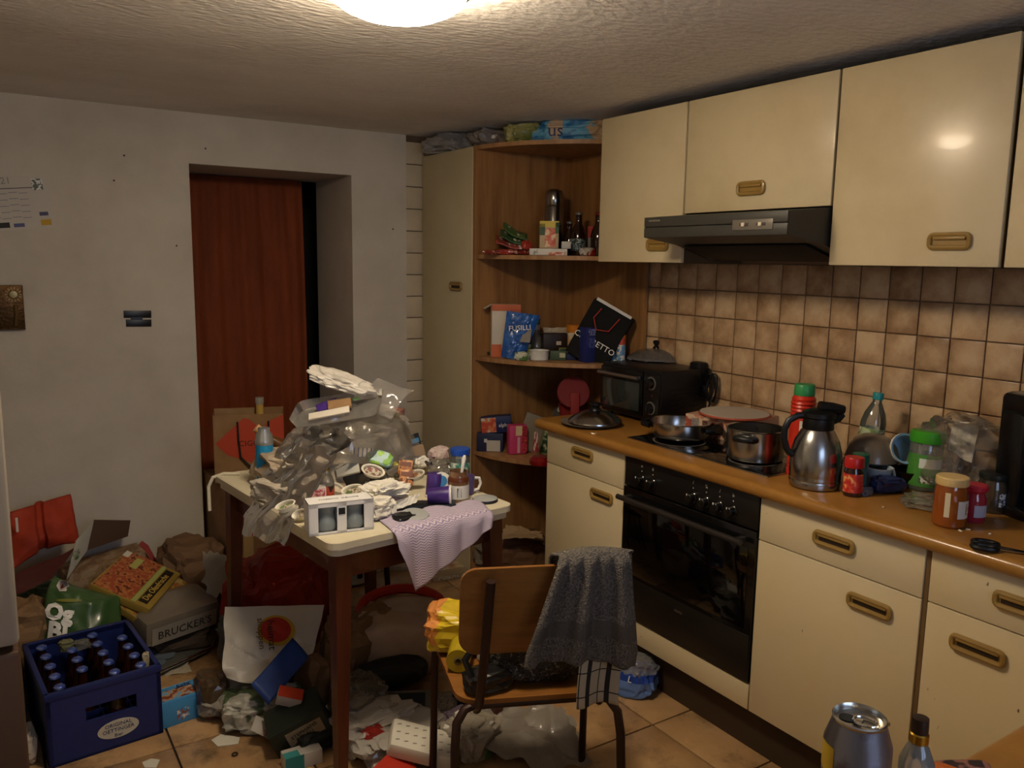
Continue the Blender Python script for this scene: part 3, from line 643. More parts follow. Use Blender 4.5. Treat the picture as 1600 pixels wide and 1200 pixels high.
bag('foil_scrap', 'grey crumpled wrapper scrap lying in front of the mug', 'wrapper', on(1352, 775, ZW, .015), (.05, .03, .02), mat('#6a6a70', .35), R(10), 6, .25, sub=3)
P = Vector((.35, -.79, ZW+.01)); tub = thing('cream_tub', 'blue and white cream tub tipped on its side between bowl and green-lidded jar', 'tub', P+Vector((0, 0, .085)), (R(72), 0, R(-30)))
MB().lathe([(0, 0), (.034, 0), (.042, .05), (.044, .052), (.038, .05), (.032, .004), (0, .004)], 32).build('cup', mat('#8fb0c6', .35), tub); MB().lathe([(.0425, .04), (.0452, .045), (.0445, .053)], 32).build('rim', WHITE, tub)
M = Matrix.Translation((0, 0, -.001)) @ Matrix.Rotation(math.pi, 4, 'X'); text('LA\nCREME', .016, TXTB, tub, M)
lat('serving_bowl', 'dark brown bowl below the tipped cream tub', 'bowl', Vector((.35, -.835, ZW)), [('bowl', [(0, 0), (.03, 0), (.05, .03), (.056, .048), (.052, .047), (.04, .02), (0, .008)], mat('#1c130e', .3))])
ct = thing('clear_tub', 'clear round plastic tub with purple label against the tiles', 'tub', Vector((.47, -.785, ZW)))
MB().lathe([(0, 0), (.045, 0), (.052, .10), (.056, .104), (.056, .108)], 32).build('cup', film('#d8d4cc', .2, .4, .06), ct); MB().lathe([(.0505, .06), (.0522, .095)], 32).build('label', printed('#4a3a7a', '#d8d4cc', '#6a5a92', 40), ct)
# green-lidded jar
P = on(1440, 768, ZW, .035); gj = thing('storage_jar', 'clear jar with bright green screw lid and green label', 'jar', P, (0, R(3), 0)); gj.scale = (1.12, 1.12, 1.05)
MB().lathe([(0, 0), (.036, 0), (.039, .006), (.039, .122), (.035, .132)], 36).build('glass', film('#d6dccb', .22, .4, .05), gj)
MB().lathe([(0, .128), (.0405, .128), (.042, .132), (.0415, .156), (.039, .159), (0, .16)], 36).build('lid', mat('#3f9a22', .35), gj)
MB().lathe([(.0394, .012), (.0394, .098)], 36).build('label', mat('#4a8a34', .45), gj); MB().grid(lambda u, v: (.0398*math.cos(R(190+u*90)), .0398*math.sin(R(190+u*90)), .062+v*.026), 10, 1).build('label', mat('#d9dccb', .5), gj)
MB().grid(lambda u, v: (.0398*math.cos(R(195+u*50)), .0398*math.sin(R(195+u*50)), .022+v*.018), 10, 1).build('label', printed('#e2e0d4', '#3a5a2a', '#e2e0d4', 90), gj)
MB().lathe([(0, .003), (.037, .004), (.037, .09), (0, .09)], 24).build('contents', mat('#6a7a4a', .7), gj)
# clear bags
bag('plastic_bag', 'large crumpled clear plastic bag piled against the tiles', 'plastic bag', Vector((.42, -.955, ZW)), (.20, .24, .20), film('#d9cdbd', .20, .34, .1), R(-20), 11, .3, sub=4)
bag('plastic_bag', 'clear crinkled bag scrap under the green-lidded jar', 'plastic bag', on(1440, 795, ZW, .03), (.10, .09, .025), film('#d9cdbd', .25, .34, .1), R(30), 13, .3, sub=3)
sheet('paper_napkin', 'white crumpled paper inside the clear bag on the worktop', 'paper', [Vector((.36, -.93, ZW+.13)), Vector((.36, -1.0, ZW+.10)), Vector((.42, -.98, ZW+.19)), Vector((.42, -.91, ZW+.20))], mat('#d9d4c6', .8), .012, 22, (12, 12))
# honey and jam jars
P = on(1481, 826, ZW, .032); hj = thing('honey_jar', 'amber honey jar with cream lid and white label', 'jar', P); hj.scale = (1.02, 1.02, 1.2)
MB().lathe([(0, 0), (.033, 0), (.037, .005), (.0375, .02), (.0365, .07), (.034, .082), (.033, .088)], 36).build('glass', mat('#8c4715', .06, coat=.7), hj)
MB().lathe([(0, .086), (.035, .086), (.0365, .089), (.036, .101), (.034, .103), (0, .104)], 36).build('lid', mat('#d8b878', .4), hj)
MB().grid(lambda u, v: (.0377*math.cos(R(235+u*95)), .0377*math.sin(R(235+u*95)), .022+v*.036+(.02*v*max(0, u-.6)/.4)), 16, 2).build('label', mat('#d8d2c6', .5), hj)
MB().grid(lambda u, v: (.0381*math.cos(R(268+u*26)), .0381*math.sin(R(268+u*26)), .03+v*.022), 8, 1).build('emblem', printed('#8a6a3a', '#c8b088', '#d8d2c6', 120), hj)
MB().grid(lambda u, v: (.0377*math.cos(R(190+u*18)), .0377*math.sin(R(190+u*18)), .024+v*.05), 6, 1).build('label', mat('#d8c8a0', .5), hj)
P = on(1519, 818, ZW, .026); pj = thing('jam_jar', 'pink-red jar with red lid right of the honey jar', 'jar', P)
MB().lathe([(0, 0), (.024, 0), (.027, .005), (.027, .06), (.02, .078)], 32).build('glass', mat('#a02838', .08, coat=.6), pj); MB().lathe([(0, .074), (.022, .074), (.028, .08), (.029, .09), (.026, .094), (0, .095)], 32).build('lid', mat('#b8283a', .3), pj)
MB().grid(lambda u, v: (.0274*math.cos(R(210+u*90)), .0274*math.sin(R(210+u*90)), .016+v*.03), 10, 1).build('label', mat('#b9b4c0', .5), pj)
P = on(1548, 803, ZW, .034); dj = thing('preserve_jar', 'clear glass jar with black lid beside the coffee machine', 'jar', P)
MB().lathe([(0, 0), (.034, 0), (.037, .005), (.037, .07), (.033, .08), (.033, .088)], 32).build('glass', film('#7a6a54', .35, .4, .05), dj); MB().lathe([(0, .086), (.035, .086), (.0365, .089), (.036, .1), (0, .102)], 32).build('lid', mat('#1d2220', .3), dj)
MB().grid(lambda u, v: (.0374*math.cos(R(230+u*70)), .0374*math.sin(R(230+u*70)), .02+v*.035), 10, 1).build('label', printed('#d9d6cc', '#3a3f55', '#d9d6cc', 90), dj)
lf = MB(); lf.grid(lambda u, v: ((u-.5)*.09, (v-.5)*.045*math.sin(math.pi*min(.98, u+.02)), .02*math.sin(u*4)), 10, 4); o = lf.build('dried_leaf', mat('#4a4a1e', .6), None, loc=Vector((.40, -1.06, ZW+.115)), rot=(R(30), R(-35), R(20)), thick=.001); tag(o, 'dry olive-green leaf poking out behind the black-lidded jar', 'leaf')
# coffee machine
P = on(1602, 818, ZW, .05); cm = thing('coffee_machine', 'tall black coffee machine cut by the right edge of the picture', 'coffee machine', Vector((P.x+.035, P.y-.03, ZW)), R(-20))
BM = mat('#0a0a0a', .3, coat=.2)
MB().box((0, 0, .014), (.16, .20, .028), .008).build('base', BM, cm); MB().box((0.0, .06, .16), (.15, .08, .30), .012).build('tower', BM, cm); MB().box((0, -.005, .285), (.155, .20, .06), .014).build('head', BM, cm)
MB().lathe([(0, .03), (.05, .03), (.056, .06), (.05, .12), (.035, .14), (0, .14)], 32, (0, -.03, 0)).build('carafe', mat('#0d0a08', .06, coat=.6), cm)
cw = MB().tube([(.46, -1.07, ZW+.15), (.43, -1.10, ZW+.15), (.38, -1.14, ZW+.152)], .003, 6).build('thin_rod', BLACK, None); tag(cw, 'thin black rod sticking out beside the coffee machine', 'rod')
# sunglasses / scissors handles
P = on(1575, 862, ZW, .0); sg = thing('scissors', 'black-handled scissors lying at the worktop edge', 'scissors', Vector((P.x, P.y, ZW+.006)), R(-65))
for s in (-1, 1):
    MB().tube([(.020*math.cos(a)*1.2-.045, s*.017+.013*math.sin(a), 0) for a in [i*math.pi/8 for i in range(16)]], .0065, 8, True).build('handle_loop', BLACK, sg)
    MB().box((.03, s*.004, -.001), (.11, .008, .002), rot=(0, 0, -s*.08)).build('blade', STEEL, sg)
for i, (px, py) in enumerate(((1380, 793), (1500, 830), (1512, 828), (1547, 835))):
    bag('crumb', ['pale crumb on the worktop before the green-lidded jar', 'white crumb at the foot of the honey jar', 'white flake at the foot of the pink jar', 'small pale crumb near the scissors'][i], 'crumb', on(px, py, ZW), (.012 if i in (1, 2) else .006, .006, .003), mat('#d9cdb4', .8), i, i, .2, sub=2)
# near worktop return: can, bottle, packet
cz = ZW; cp_ = Vector((-1.140, -1.682, cz))
can = thing('drinks_can', 'open silver drinks can in the foreground at the bottom right', 'can', cp_, (0, 0, R(20)))
MB().lathe([(0, .006), (.02, .003), (.026, 0), (.033, .012), (.033, .142), (.0265, .163), (.0262, .166)], 48).build('body', mat('#8a8a92', .3, .9, var=(18, '#5a4a4a', .5, .65)), can)
MB().lathe([(.0262, .166), (.0268, .1685), (.0255, .170), (.0242, .167), (.0238, .1635), (.021, .163), (0, .1632)], 48).build('top', mat('#bcb8ae', .25, 1), can)
MB().lathe([(0, .0002), (.0085, .0002), (.0085, .001), (0, .001)], 24, (0, .0115, .163), sx=.9).build('opening', mat('#050505', .6), can)
tb = MB().tube([(.009*math.cos(a), -.006+.012*math.sin(a), .1655) for a in [i*math.pi/8 for i in range(16)]], .0014, 6, True).box((0, .001, .165), (.010, .008, .0012), .0004); tb.build('pull_tab', CHROME, can)
MB().grid(lambda u, v: (.0334*math.cos(R(105+u*48)), .0334*math.sin(R(105+u*48)), .112+v*.03), 10, 1).build('printed_band', mat('#b89a2a', .35), can)
P = at(1434, 1172, z=ZW+.075); sb = thing('small_bottle', 'tiny clear bottle with brown cap and gold collar behind the drinks can', 'bottle', Vector((P.x, P.y, ZW)))
MB().lathe([(0, 0), (.017, 0), (.019, .004), (.019, .062), (.012, .08), (.0075, .088)], 24).build('glass', film('#d8d4c4', .3, .4, .05), sb)
MB().lathe([(.0085, .084), (.0105, .086), (.0105, .096), (.0085, .098)], 20).build('collar', mat('#c09a3a', .25, 1), sb); MB().lathe([(0, .097), (.009, .097), (.0095, .1), (.009, .115), (0, .117)], 20).build('cap', mat('#26160c', .4), sb)
P = on(1505, 1225, ZW, .02); bag('snack_wrapper', 'dark printed snack wrapper on the near worktop return', 'wrapper', P, (.08, .04, .012), printed('#2a1c22', '#8a5a4a', '#3a2a3a', 30), R(-30), 3, .2, sub=3)
bag('tobacco_pouch', 'small orange-red pouch beside the drinks can', 'pouch', at(1462, 1212, z=ZW)+Vector((0,-.01,0)), (.03, .04, .015), mat('#b85a22', .5), R(30), 8, .2, sub=3)
# ================================================================== corner shelf contents
# -- on the top board and the tall cabinet
ZC = 1.981
bag('plastic_bag', 'grey-white crumpled plastic bag on top of the tall cabinet', 'plastic bag', Vector((.13, 1.42, ZC)), (.30, .26, .088), mat('#8f8b88', .3, coat=.3), R(20), 21, .26)
bag('plastic_bag', 'clear and red rustling bag on the front of the tall cabinet top', 'plastic bag', Vector((.22, 1.17, ZC)), (.28, .16, .086), mat('#8a8078', .25, var=(5, '#7a3a38', .55, .62), coat=.3), R(-10), 22, .28)
bag('snack_packet', 'yellow-green foil packet on the top corner board', 'packet', sp(818, .93, 1.98), (.15, .12, .085), mat('#8f8a4e', .28, var=(10, '#5f6a2e', .45, .6), coat=.3), R(-30), 23, .2)
o = bag('snack_packet', 'blue and cream printed bag on the top corner board beside the wall cabinet', 'packet', sp(892, .77, 1.98), (.34, .11, .088), printed('#2a6a9a', '#5a9ab8', '#b89a7a', 12, 2), FACE-.25, 24, .2)
Mw = Matrix((RT, UP, -DIR)).transposed().to_4x4(); Mw.translation = at(868, 204, y=.70); Mp = Matrix.Translation(o.location) @ o.rotation_euler.to_matrix().to_4x4(); press(text('us', .075, mat('#1c2a55', .5), o, Mp.inverted() @ Mw), o, o, .004)
# -- second board (z 1.507)
z = 1.508
def S2(px, y): return sp(px, y, z)
def shelf_box(px, y, z, w, d, h, name, label, cat, m, rz=FACE, **k):
    P = sp(px, y, z); kk = K(P); return carton(name, label, cat, P, (w*kk, d, h*kk), m, rz, **k)
P = S2(864, .93); k = K(P); fl = thing('thermos_flask', 'steel thermos flask standing behind the soup carton', 'flask', P)
MB().lathe(sc([(0, 0), (14.5, 0), (15, 3), (15, 74), (14, 76)], k), 32).build('body', mat('#8f8a84', .22, 1), fl); MB().lathe(sc([(14, 76), (14.6, 77), (14.6, 92), (12, 99), (7, 101.5), (0, 102)], k), 32).build('cup_lid', mat('#9a958d', .2, 1), fl)
carton('food_box', 'white flat box with black lettering lying on the second board', 'box', S2(856, .78), (.16, .11, .028), mat('#cdc7ba', .6), FACE, texts=(('f', 'pl', .024, .16, .5, TXTB),), prints=(('f', .5, .0, .95, .5, printed('#a8452c', '#c98a5a', '#cdc7ba', 60)),))
P = S2(857, .80); P.z += .030; carton('soup_box', 'yellow and red soup carton standing on the flat white box', 'box', P, (.082, .05, .115), mat('#b8a07a', .6), FACE,
    prints=(('f', .0, .78, 1, 1, mat('#c8b03a', .5)), ('f', 0, .48, .28, .9, mat('#2a4a24', .5)), ('f', .28, .05, .85, .74, printed('#b5482a', '#c86a44', '#d8b890', 40, 4)), ('f', .82, .55, 1, .95, mat('#3a5a2a', .5))))
P = S2(884, .76); P.z += .030; carton('small_box', 'small white box between the soup carton and dark bottles', 'box', P, (.04, .04, .03), mat('#c4beb2', .6), FACE)
def beer(px, y, z, hpx, label, seg=24, cap='#8a867c', lab=None):
    P = sp(px, y, z); k = K(P)*hpx/100; b = thing('dark_bottle', label, 'bottle', P, (0, 0, 0), 'dark bottles on the corner shelf')
    MB().lathe(sc([(0, 0), (17, 0), (18.5, 3), (18.5, 48), (15, 62), (8.5, 75), (7.5, 92), (8.5, 94), (8, 96)], k), seg).build('glass', BROWNGL, b)
    MB().lathe(sc([(0, 95), (8.5, 95), (9, 100), (7, 102), (0, 102)], k), 20).build('cap', mat(cap, .3, .6), b)
    if lab: MB().lathe(sc([(18.8, 12), (18.8, 40)], k), seg).build('label', lab, b)
beer(889, .86, z, 52, 'short dark bottle, leftmost of the three on the second board')
beer(903, .80, z, 66, 'tall dark bottle with pale label in the middle of the second board', lab=printed('#2c3a3a', '#8fa0a0', '#1c2422', 70))
beer(934, .72, z, 66, 'dark bottle half hidden by the wall cabinet edge', cap='#8a2a1c')
shelf_box(924, .80, z, 14, .04, 46, 'small_carton', 'red and grey carton beside the wall cabinet on the second board', 'carton', mat('#6a6460', .5), prints=(('f', 0, .62, 1, 1, mat('#a82c1c', .5)),))
bag('wrapper', 'white and red wrapper at the right end of the second board', 'wrapper', S2(918, .72), (.06, .05, .035), mat('#cfc8bd', .5, var=(20, '#a8281c', .5, .55)), 0, 31, .25, sub=3)
PK = [(768, .93, .07, '#7d2a1a', 'small red-brown sachet at the left end of the second board', .02, -.1), (790, .92, .11, '#96281c', 'flat red sachet at the bottom of the sachet heap', .022, .1), (812, .90, .12, '#7a2218', 'crumpled dark red sachet under the green sachets', .026, .3)]
for i, (px, y, w, c, lb, h, r) in enumerate(PK):
    bag('sachet', lb, 'sachet', S2(px, y), (w, .07, h), mat(c, .32, var=(30, '#c8a890', .58, .62), coat=.3), FACE+r, 40+i, .22, sub=3, group='sauce sachets on the second board')
for i, (px, py, c, lb, r) in enumerate(((795, 379, '#8a3a2c', 'red-white sachet on top of the flat red one', .1), (802, 372, '#33502a', 'green sachet lying across the sachet heap', .2), (806, 364, '#41602f', 'topmost green and white sachet of the heap', .35))):
    P = at(px, py, y=.91); o = MB().grid(lambda u, v: ((u-.5)*.12, (v-.5)*.08, .004*math.sin(u*7+v*5+i)), 10, 8).build('sachet', mat(c, .35, var=(26, '#c9c4b4', .6, .63), coat=.3), None, loc=P, rot=(R(28), R(12+6*i), FACE+r), thick=.006); tag(o, lb, 'sachet', 'sauce sachets on the second board')
bag('sachet', 'round red tomato-print sachet right of the heap', 'sachet', at(822, 384, y=.86)+Vector((0, 0, -.02)), (.045, .04, .04), mat('#9a3020', .35), 0, 47, .15, sub=3, group='sauce sachets on the second board')
# -- third board (z 1.053)
z = 1.054
def on3(px, py, r=0): return on(px, py, z, r)
P = on3(783, 551, .03); k = K(P)
cb = carton('pasta_carton', 'open white and orange carton at the left end of the third board', 'carton', sp(789, .985, z), (.13, .055, .235), mat('#c9bfae', .6), FACE+.15,
    prints=(('f', 0, .88, 1, 1, mat('#c06030', .5)), ('f', 0, .0, .35, .24, mat('#c06030', .5)), ('f', .62, .6, 1, .9, mat('#b85a30', .5))), flap=(('b', R(-70), .04), ('l', R(-30), .04)))
P = on3(788, 556, .0); pk = thing('pasta_bag', 'crumpled blue pasta bag slumped against the orange carton', 'packet', sp(800, .90, z), (0, R(8), FACE+.1))
b = MB(); b.grid(lambda u, v: ((u-.5)*(.10+.05*v)+.02*v, -.02*math.sin(math.pi*u)*(1-.3*v)+.006*crinkle((u*3, v*4, 0), 1.6, 3), v*.205), 18, 24); b.grid(lambda u, v: ((u-.5)*(.10+.05*v)+.02*v, .02*math.sin(math.pi*u)*(1-.5*v)+.006*crinkle((u*3, v*4, 0), 1.6, 5), v*.205), 18, 24)
b.build('bag', mat('#1c4c92', .25, var=(10, '#2c66b0', .45, .6), coat=.5), pk, 0)
M = Matrix(((1, 0, 0), (0, 0, -1), (0, 1, 0))).to_4x4() @ Matrix.Rotation(R(12), 4, 'Z'); M.translation = (.010, -.030, .140); text('FUSILLI', .032, TXTW, pk, M)
carton('tea_box', 'yellow-green tea box in front of the blue pasta bag', 'box', on3(812, 560, .03), (.085, .05, .062), mat('#9aa04a', .55), FACE+.5, prints=(('f', .4, .2, .8, .7, printed('#c88a3a', '#e0c070', '#6a7a2a', 60)), ('f', 0, .8, 1, .98, mat('#b8b46a', .5))))
sheet('board_scrap', 'grey cardboard scrap leaning behind the clear bottle', 'cardboard', [at(812, 534, y=.85), at(828, 536, y=.82), at(831, 514, y=.85), at(820, 514, y=.88)], mat('#8a857c', .7), .003, 12, (6, 6), thick=.002)
bag('sachet', 'white and green torn sachet below the tea box', 'sachet', on3(816, 563, .0), (.06, .03, .035), mat('#b9b9a0', .35, var=(20, '#4a6a30', .5, .55)), FACE, 51, .3, sub=3)
P = on3(837, 556, .02); cbk = thing('dressing_bottle', 'clear glass bottle with green cap on the third board', 'bottle', P)
MB().lathe([(0, 0), (.034, 0), (.036, .004), (.034, .06), (.024, .09), (.016, .115), (.016, .145)], 28).build('glass', film('#b9b4a4', .3, .45, .05), cbk); MB().lathe([(0, .143), (.018, .143), (.018, .17), (0, .172)], 24).build('cap', mat('#2c4a30', .4), cbk); MB().lathe([(.0162, .118), (.0182, .142)], 24).build('label', mat('#a89a84', .5), cbk)
MB().lathe([(0, .013), (.006, .013), (.008, .012)], 16, (-.012, -.034, .03)).build('emblem', mat('#c9c2b0', .5), cbk)
P = on3(842, 563, .04); lat('ramekin', 'small white round dish at the front of the third board', 'dish', P, [('dish', [(0, 0), (.042, 0), (.044, .036), (.047, .04), (.043, .041), (.04, .036), (.038, .006), (0, .005)], mat('#d5d2c8', .3))])
carton('tea_chest', 'dark brown open box with pale paper on the third board', 'box', sp(868, .90, z)+Vector((0, 0, .02)), (.145, .09, .085), mat('#2a1a12', .5), FACE+.25, prints=(('f', .42, .4, .58, .6, mat('#c9bda8', .5), 'emblem'),), flap=(('b', R(-75), .03), ('r', R(-30), .02)))
sheet('crumpled_paper', 'crumpled pale paper sticking out of the dark brown box', 'paper', [Vector(p) for p in ((.30, .93, 1.155), (.43, .87, 1.155), (.44, .90, 1.18), (.31, .96, 1.18))], mat('#b5a890', .8), .006, 20, (10, 6))
P = sp(897, .84, z); oj = thing('vitamin_jar', 'white jar with orange lid beside the black gift bag', 'jar', Vector((P.x, P.y, z)))
MB().lathe([(0, 0), (.036, 0), (.037, .10), (.032, .115), (0, .115)], 28).build('body', mat('#c9a070', .4, var=(16, '#d8d2c4', .5, .6)), oj); MB().lathe([(0, .112), (.038, .112), (.039, .145), (0, .147)], 28).build('lid', mat('#c87a1c', .4), oj); MB().lathe([(.0373, .02), (.0373, .05)], 28).build('label', mat('#1f2c5a', .5), oj)
carton('pasta_box', 'tall dark blue box at the right end of the third board', 'box', on3(923, 566, .03), (.095, .06, .15), mat('#1c2560', .45), FACE+.55, prints=(('f', .1, .78, .5, .95, printed('#1c2560', '#8a90b8', '#1c2560', 80)), ('f', .1, .42, .9, .7, printed('#1c2560', '#4a5490', '#222c6a', 70)), ('r', .1, .04, .6, .24, mat('#b9b5ac', .5), 'barcode')))
carton('stock_box', 'yellow and green packet lying before the dark blue box', 'box', on3(890, 562, .03), (.095, .035, .048), mat('#a8a050', .5), FACE+.1, rx=0, prints=(('f', 0, 0, .3, 1, mat('#2a4a2c', .5)), ('f', .35, .2, .9, .8, printed('#c8a83a', '#e0d8a8', '#8a8a3a', 60))))
carton('stock_box', 'dark green packet lying at the centre of the third board', 'box', on3(872, 563, .02), (.07, .03, .04), mat('#3a4a34', .5), FACE-.1, prints=(('f', .6, .3, .95, .8, mat('#b0b088', .5)),))
carton('spread_box', 'flat navy box under the orange-lidded jar', 'box', sp(884, .77, z), (.09, .05, .03), mat('#1c2444', .5), FACE)
# black gift bag, tilted
P = on3(962, 566, .10); gb = thing('gift_bag', 'black paper gift bag with red cord handle leaning behind the mini oven', 'gift bag', Vector((.35, .685, z+.0)), (0, R(28), R(-50)))
gx, gy, gz = .19, .07, .26
b = MB(); b.bb((-gx/2, -gy/2, 0), (gx/2, gy/2, .003)).bb((-gx/2, -gy/2, 0), (gx/2, -gy/2+.002, gz)).bb((-gx/2, gy/2-.002, 0), (gx/2, gy/2, gz)).bb((-gx/2, -gy/2, 0), (-gx/2+.002, gy/2, gz)).bb((gx/2-.002, -gy/2, 0), (gx/2, gy/2, gz)); b.build('bag', mat('#040404', .9), gb)
MB().bb((-gx/2+.01, -gy/2+.004, gz-.05), (gx/2-.01, -gy/2+.008, gz+.012)).build('tissue', mat('#d8d4cc', .7), gb)
MB().tube([(-.045, -gy/2-.003, gz-.02), (-.055, -gy/2-.01, gz-.07), (-.02, -gy/2-.014, gz-.11), (.03, -gy/2-.012, gz-.09), (.045, -gy/2-.004, gz-.02)], .003, 8).build('cord', mat('#a0301e', .6), gb)
M = Matrix(((1, 0, 0), (0, 0, -1), (0, 1, 0))).to_4x4(); M.translation = (0, -gy/2-.001, .095); text('CIGARETTO', .036, TXTW, gb, M)
for i, (px, lb) in enumerate(((975, 'red-topped blue canister, left of the pair behind the glass lid'), (989, 'red-topped blue canister, right of the pair behind the glass lid'))):
    P = Vector((.435, .585-.042*i, z)) if False else Vector((.44, .600-.045*i, z)); c_ = thing('salt_tube', lb, 'canister', P)
    MB().lathe([(0, 0), (.019, 0), (.019, .11), (0, .11)], 24).build('tube', printed('#5a8ab0', '#d0ccc4', '#4a78a4', 40, i), c_); MB().lathe([(.0192, .08), (.0192, .11)], 24).build('label', mat('#b8452c', .5), c_); MB().lathe([(0, .109), (.0195, .109), (.0195, .122), (0, .123)], 24).build('cap', mat('#c9701f', .4), c_)
for i, (px, py, c, lb) in enumerate(((752, 553, '#5a5040', 'dark crumpled scrap at the far left of the third board'), (768, 555, '#3f352a', 'dark wrapper scrap under the orange carton'))):
    bag('wrapper', lb, 'wrapper', on3(px, py, .02), (.06, .04, .016), mat(c, .5), i, 60+i, .3, sub=3)
# -- fourth board (z .613)
z = .614
def on4(px, py, r=0): return on(px, py, z, r)
carton('snack_box', 'navy box with white arch lying under the slanted fruit box', 'box', on4(766, 706, .04), (.12, .07, .085), mat('#1d2440', .5), FACE-.05, prints=(('f', .38, .02, .9, .62, mat('#b9b1a0', .5)), ('f', .28, .5, .4, .7, mat('#c9c4bc', .5), 'emblem')))
P = on4(776, 706, .04); carton('snack_box', 'navy box with fruit picture tilted on the lower box, lettered alpha', 'box', P+Vector((0, 0, .087)), (.14, .06, .075), mat('#1a2450', .45), FACE-.02, ry=R(-5), prints=(('f', .02, .05, .5, .95, printed('#b8452c', '#c87a4a', '#c9b8a0', 34, 6)),), texts=(('f', 'alpha', .024, .76, .45, TXTW),))
carton('wafer_pack', 'bright pink packet with cream flower label on the fourth board', 'packet', on4(807, 710, .02), (.085, .05, .135), mat('#c03a68', .4), FACE+.3, prints=(('f', .35, .65, .7, .98, mat('#d8c49a', .5)), ('f', .7, .1, 1, .95, printed('#b83248', '#7a2030', '#c8503c', 60)), ('f', .45, .05, .6, .6, mat('#d0a0a0', .5))), bev=.008)
carton('tea_box', 'slanted green and white carton behind the pink packet', 'box', Vector((.235, .80, z+.01)), (.08, .05, .16), mat('#7a8458', .5), FACE+.1, ry=R(14), prints=(('f', 0, .62, 1, .95, mat('#a8a884', .5)), ('f', 0, .05, 1, .58, printed('#26402a', '#3f5a36', '#b0a890', 40, 2))))
carton('flat_box', 'grey flat carton leaning on the oak panel behind the pink packet', 'box', Vector((.20, .92, z+.01)), (.10, .02, .17), mat('#7d7466', .6), FACE, ry=R(18))
lat('food_tin', 'silver tin with dark label tilted on the green carton', 'tin', Vector((.30, .80, z+.175)), [('tin', [(0, 0), (.042, 0), (.043, .003), (.042, .06), (.043, .063), (0, .062)], mat('#6a6a66', .3, .7)), ('label', [(.0425, .006), (.0425, .058)], printed('#1c2220', '#a8a69c', '#2a302c', 30))], rot=(R(40), R(25), 0))
carton('small_box', 'pale green box with red ring beside the base cabinet', 'box', Vector((.215, .640, z)), (.06, .03, .125), mat('#8fa060', .5), FACE, prints=(('f', .2, .3, .8, .6, printed('#b8452c', '#c9b89a', '#8fa060', 80)),))
sheet('foil_wrapper', 'red and white striped wrapper upright between the cartons on the fourth board', 'wrapper', [at(832, 708, y=.72), at(842, 705, y=.70), at(840, 672, y=.71), at(835, 676, y=.73)], mat('#8a2030', .35, var=(40, '#c9bcb0', .5, .55), stretch=(4, 4, .4)), .004, 20, (8, 8))
P = on4(848, 722, .03); lat('dome_cover', 'dark red domed lid at the front of the fourth board', 'lid', Vector((.135, .70, z)), [('lid', [(.05, 0), (.052, .004), (.05, .02), (.036, .034), (0, .04)], mat('#7d0f12', .25, coat=.4))], seg=36)
rp = thing('plastic_pitcher', 'dark red round plastic container with strap behind the worktop end', 'container', Vector((.335, .745, z)))
RED = mat('#6a080a', .7)
MB().lathe([(0, 0), (.055, 0), (.06, .01), (.066, .24), (0, .245)], 40).build('body', RED, rp)
MB().lathe([(0, -.006), (.070, -.006), (.073, 0), (.070, .008), (0, .01)], 40, (-.035, -.045, .30), M=Matrix.Rotation(R(64), 4, Vector((RT.x, RT.y, 0)))).build('lid', RED, rp)
MB().box((-.055, -.085, .245), (.038, .006, .12), .002, (R(-14), 0, FACE)).build('strap', mat('#7d120e', .7), rp)
# ================================================================== table
TROT = R(6); TO = Vector((-1.137, -.16, 0)); TU = Vector((math.cos(TROT), math.sin(TROT), 0)); TV = Vector((-math.sin(TROT), math.cos(TROT), 0)); TL, TW = .62, .88
tb_ = thing('dining_table', 'small kitchen table with white rounded top and red-brown wooden legs', 'table', TO+TU*TL/2+TV*TW/2, TROT)
TOPM = mat('#d2c9ae', .4, var=(5, '#b9ad8c', .5, .8)); LEGM = mat('#5a2812', .38, var=(16, '#43190a', .35, .7), stretch=(2, 2, .25), coat=.2)
b = MB()
def rrect(w, d, r, n=6):
    p = []
    for cx, cy, a0 in ((w/2-r, d/2-r, 0), (-w/2+r, d/2-r, 90), (-w/2+r, -d/2+r, 180), (w/2-r, -d/2+r, 270)):
        p += [(cx+r*math.cos(R(a0+90*t/n)), cy+r*math.sin(R(a0+90*t/n))) for t in range(n+1)]
    return p
b.prism(rrect(TL, TW, .035), ZT-.019, ZT-.0005).prism(rrect(TL-.012, TW-.012, .03), ZT-.0006, ZT); b.build('table_top', TOPM, tb_, 30)
MB().prism(rrect(TL-.02, TW-.02, .03), ZT-.040, ZT-.021).build('extension_leaf', TOPM, tb_, 30)
ap = MB()
for x0, y0, x1, y1 in ((-TL/2+.05, -TW/2+.05, TL/2-.05, -TW/2+.07), (-TL/2+.05, TW/2-.07, TL/2-.05, TW/2-.05)): MB().bb((x0, y0, ZT-.12), (x1, y1, ZT-.04)).build('apron', LEGM, tb_)
ap = MB()
for x0, x1 in ((-TL/2+.05, -TL/2+.07), (TL/2-.07, TL/2-.05)): MB().bb((x0, -TW/2+.07, ZT-.12), (x1, TW/2-.07, ZT-.04)).build('apron', LEGM, tb_)
for sx in (-1, 1):
    for sy in (-1, 1):
        x, y = sx*(TL/2-.052), sy*(TW/2-.052); l = MB()
        l.add([(x+a*.024, y+b_*.024, ZT-.041) for a, b_ in ((-1, -1), (1, -1), (1, 1), (-1, 1))]+[(x+sx*.018+a*.014, y+sy*.018+b_*.014, .004) for a, b_ in ((-1, -1), (1, -1), (1, 1), (-1, 1))], [(0, 1, 2, 3), (7, 6, 5, 4), (0, 4, 5, 1), (1, 5, 6, 2), (2, 6, 7, 3), (3, 7, 4, 0)])
        l.build('leg', LEGM, tb_)
def ont(px, py, r=0): return on(px, py, ZT+.0005, r)
def tp(px, py, h=0): return at(px, py, z=ZT+h)
